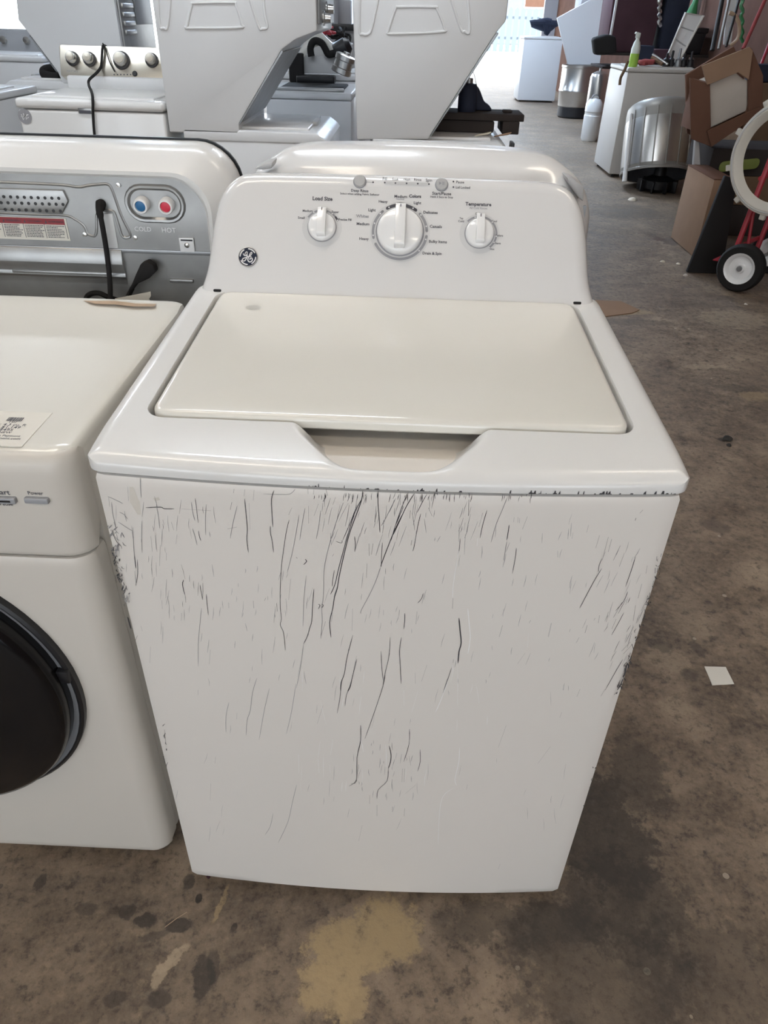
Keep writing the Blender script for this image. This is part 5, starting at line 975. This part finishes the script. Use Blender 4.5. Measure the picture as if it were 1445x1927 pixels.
g = G(); g.add([m0+Vector((0, 0, -.022)), m1+Vector((0, 0, -.022)), m1+sd_*.10+Vector((0, 0, -.026)), m0+sd_*.10+Vector((0, 0, -.026)), m0+Vector((0, 0, -.012)), m1+Vector((0, 0, -.012)), m1+sd_*.10+Vector((0, 0, -.02)), m0+sd_*.10+Vector((0, 0, -.02))], [(0, 1, 2, 3), (4, 5, 6, 7), (0, 1, 5, 4), (1, 2, 6, 5), (2, 3, 7, 6), (3, 0, 4, 7)], False); part('toe_plate', g, M['redm'], t)
rc = at(1472, 299, y=3.62); K = Matrix.Translation(rc) @ Matrix.Rotation(math.radians(-50), 4, 'Z') @ Matrix.Rotation(.06, 4, 'Y') @ Matrix.Rotation(PI/2, 4, 'X')
t = thing('drum_ring', 'ivory plastic drum ring hung on the red hand truck', 'drum ring', tuple(rc))
part('ring_body', G().rings([[K @ Vector((r*math.cos(2*PI*k/64), r*math.sin(2*PI*k/64), h)) for k in range(64)] for r, h in ((.225, -.02), (.25, .012), (.262, .018), (.285, .012), (.292, -.012), (.286, -.035), (.262, -.045), (.235, -.04), (.225, -.02))]), M['ringw'], t)
part('ring_seam', G().tube([K @ Vector((.272*math.cos(2*PI*k/64), .272*math.sin(2*PI*k/64), .0165)) for k in range(64)], .0035, 6, True), M['lgrey'], t)
for k in range(6): a = 2.25+.62*k; part('ring_tab', G().box(.284, .315, -.016, .016, -.02, .004, .004, M_=K @ Matrix.Rotation(a, 4, 'Z')), M['ringw'], t)
# ------------------------------------------------------------------ far along the aisle
t = simple_washer('far_dryer', 'white dryer standing by the bright doorway', 2.08, 2.80, 15.4, 16.1, 1.06, -1, con=False)
g = G(); q = [Vector((2.15+.6*rw.random(), 15.6+.3*rw.random(), 1.115+.2*rw.random())) for _ in range(14)]; g.tube(smooth(q, 4), .05, 8); solo('cable_heap', g, M['navy'], 'dark heap of cable on the far dryer', 'cable')
p = at(1092, 195, z=0); dc = Vector((2.74, 13.0, 0))
t = thing('steel_drum', 'stainless washer drum standing by the far dryer', 'drum', tuple(dc)); part('drum_shell', G().lathe([(.27, .15), (.29, .17), (.30, .36), (.306, .37), (.306, .40), (.30, .41), (.30, .70), (.308, .71), (.308, .74), (.29, .74), (.28, .2)], 40, Matrix.Translation(dc), cap=False), M['inox'], t); part('drum_base', G().lathe([(.26, 0), (.28, .02), (.28, .16), (0, .17)], 32, Matrix.Translation(dc)), M['black'], t)
Lp = [at(*q, y=13.05) for q in ((1048, 34), (1106, 2), (1150, -20), (1128, 122), (1068, 122))]
solo('metal_sheet', G().prism([(p.x, p.z) for p in Lp], lambda a, b, d: Vector((a, d+.05*b, b)), 13.0, 13.04, .006, 1), M['bgwhite'], 'white cabinet panel propped above the stainless drum', 'panel')
p = at(1138, 20, y=14.9); solo('pale_cabinet', G().box(3.0, 3.28, 15.2, 15.8, 0, 2.0, .01), M['wallg'], 'pale blue grey cabinet against the wall by the doorway', 'cabinet')
dc = Vector((2.50, 10.5, 0))
t = thing('water_heater', 'steel cylinder standing behind a white canister by the wall', 'cylinder', tuple(dc)); part('cylinder_body', G().lathe([(.10, 0), (.115, .02), (.115, .72), (.10, .76), (.04, .79), (0, .79)], 24, Matrix.Translation(dc)), M['inox'], t); part('pipe_stub', G().tube([dc+Vector((0, 0, .78)), dc+Vector((0, 0, .84)), dc+Vector((.05, 0, .86))], .018), M['steel'], t)
dc = Vector((2.43, 10.2, 0)); t = thing('white_canister', 'white ribbed canister on the floor before the steel cylinder', 'canister', tuple(dc)); part('canister_body', G().lathe([(.09, 0), (.11, .03), (.112, .30), (.104, .31), (.104, .34), (.112, .35), (.11, .44), (.07, .49), (0, .50)], 24, Matrix.Translation(dc)), M['enamel'], t); part('canister_handle', G().tube(smooth([dc+Vector((-.05, 0, .48)), dc+Vector((-.03, 0, .53)), dc+Vector((.03, 0, .53)), dc+Vector((.05, 0, .48))], 4), .01), M['steel'], t)
# outside
t = thing('picket_fence', 'pale wooden fence across the sunlit yard', 'fence', (4.5, 40, 0)); g0 = None
for z in (.5, 1.3): part('fence_rail', G().box(-2, 12, 40.06, 40.11, z, z+.1), M['yardfence'], t)
for k in range(48):
    if g0 is None: g0 = part('picket', G().prism([(-2, 0), (-1.8, 0), (-1.8, 1.65), (-1.9, 1.75), (-2, 1.65)], xzp, 40, 40.04, .0, 1), M['yardfence'], t)
    else: o = bpy.data.objects.new('picket', g0.data); COL.objects.link(o); o.parent = t; o.location = (.29*k, 0, 0); LOC[o.name] = LOC[t.name]
t = thing('house', 'pale house with dark windows beyond the fence', 'house', (6, 52, 0)); part('house_wall', G().box(-6, 20, 52, 58, 0, 6), M['yardwall'], t); part('house_roof', G().prism([(51, 6), (59, 6), (55, 8.2)], lambda a, b, d: Vector((d, a, b)), -7, 21), M['cardd'], t)
for x in (-3, 3.2, 6.6, 11): w_ = part('window', G().box(x, x+1.3, 51.94, 52, 1.9, 3.3), M['cardd'], t); part('window_frame', G().box(x-.08, x+1.38, 51.96, 51.99, 1.8, 3.4), M['bgwhite'], w_)
# ------------------------------------------------------------------ litter on the floor
def litter(name, label, cat, L, m, h=.002, lift=.0005): 
    P = [at(*q, z=0) for q in L]; solo(name, G().prism([(p.x, p.y) for p in P], lambda a, b, d: Vector((a, b, d)), lift, lift+h), M[m], label, cat)
litter('paper_slip', 'blank white paper slip on the floor at the right', 'paper', [(1325, 1255), (1365, 1256), (1381, 1288), (1340, 1290)], 'paper', .0015)
litter('flat_card', 'flat tan card on the floor behind the front washer', 'card', [(1095, 590), (1120, 566), (1168, 568), (1203, 584), (1190, 590), (1125, 598)], 'card', .004)
rk = random.Random(9)
for k, (px, py, s_, m, lb) in enumerate(((1247, 493, 6, 'litter', 'small white scrap left of the black board'), (1276, 497, 5, 'litter', 'white flake between the carton and the black board'), (1290, 519, 7, 'foam', 'yellowish crumb at the foot of the black board'), (1403, 573, 5, 'foam', 'pale crumb below the white wheel'), (392, 1650, 6, 'maroon', 'tiny purple scrap under the front washer edge'), (1367, 826, 12, 'debris', 'black lump of debris on the floor at the right'), (1190, 377, 10, 'litter', 'white scrap beneath the upturned tub'), (1372, 838, 7, 'debris', 'smaller black crumb beside the debris lump'))):
    c = at(px, py, z=0); e = (at(px+s_, py, z=0)-c).length
    P = [(c.x+e*rk.uniform(.5, 1)*math.cos(2*PI*j/7), c.y+e*rk.uniform(.5, 1)*math.sin(2*PI*j/7)) for j in range(7)]; R = [[Vector((x, y, .0005)) for x, y in P], [Vector((c.x+(x-c.x)*.7, c.y+(y-c.y)*.7, e*.35)) for x, y in P], [Vector((c.x+(x-c.x)*.2, c.y+(y-c.y)*.2, e*.5)) for x, y in P]]
    solo('floor_scrap', G().rings(R, cap0=True, cap1=True), M[m], lb, 'scrap')
solo('dry_straw', G().tube([at(310, 1745, z=.002), at(330, 1730, z=.003), at(352, 1716, z=.002)], .0007, 5), M['tape'], 'thin dry straw on the floor before the left machine', 'straw')
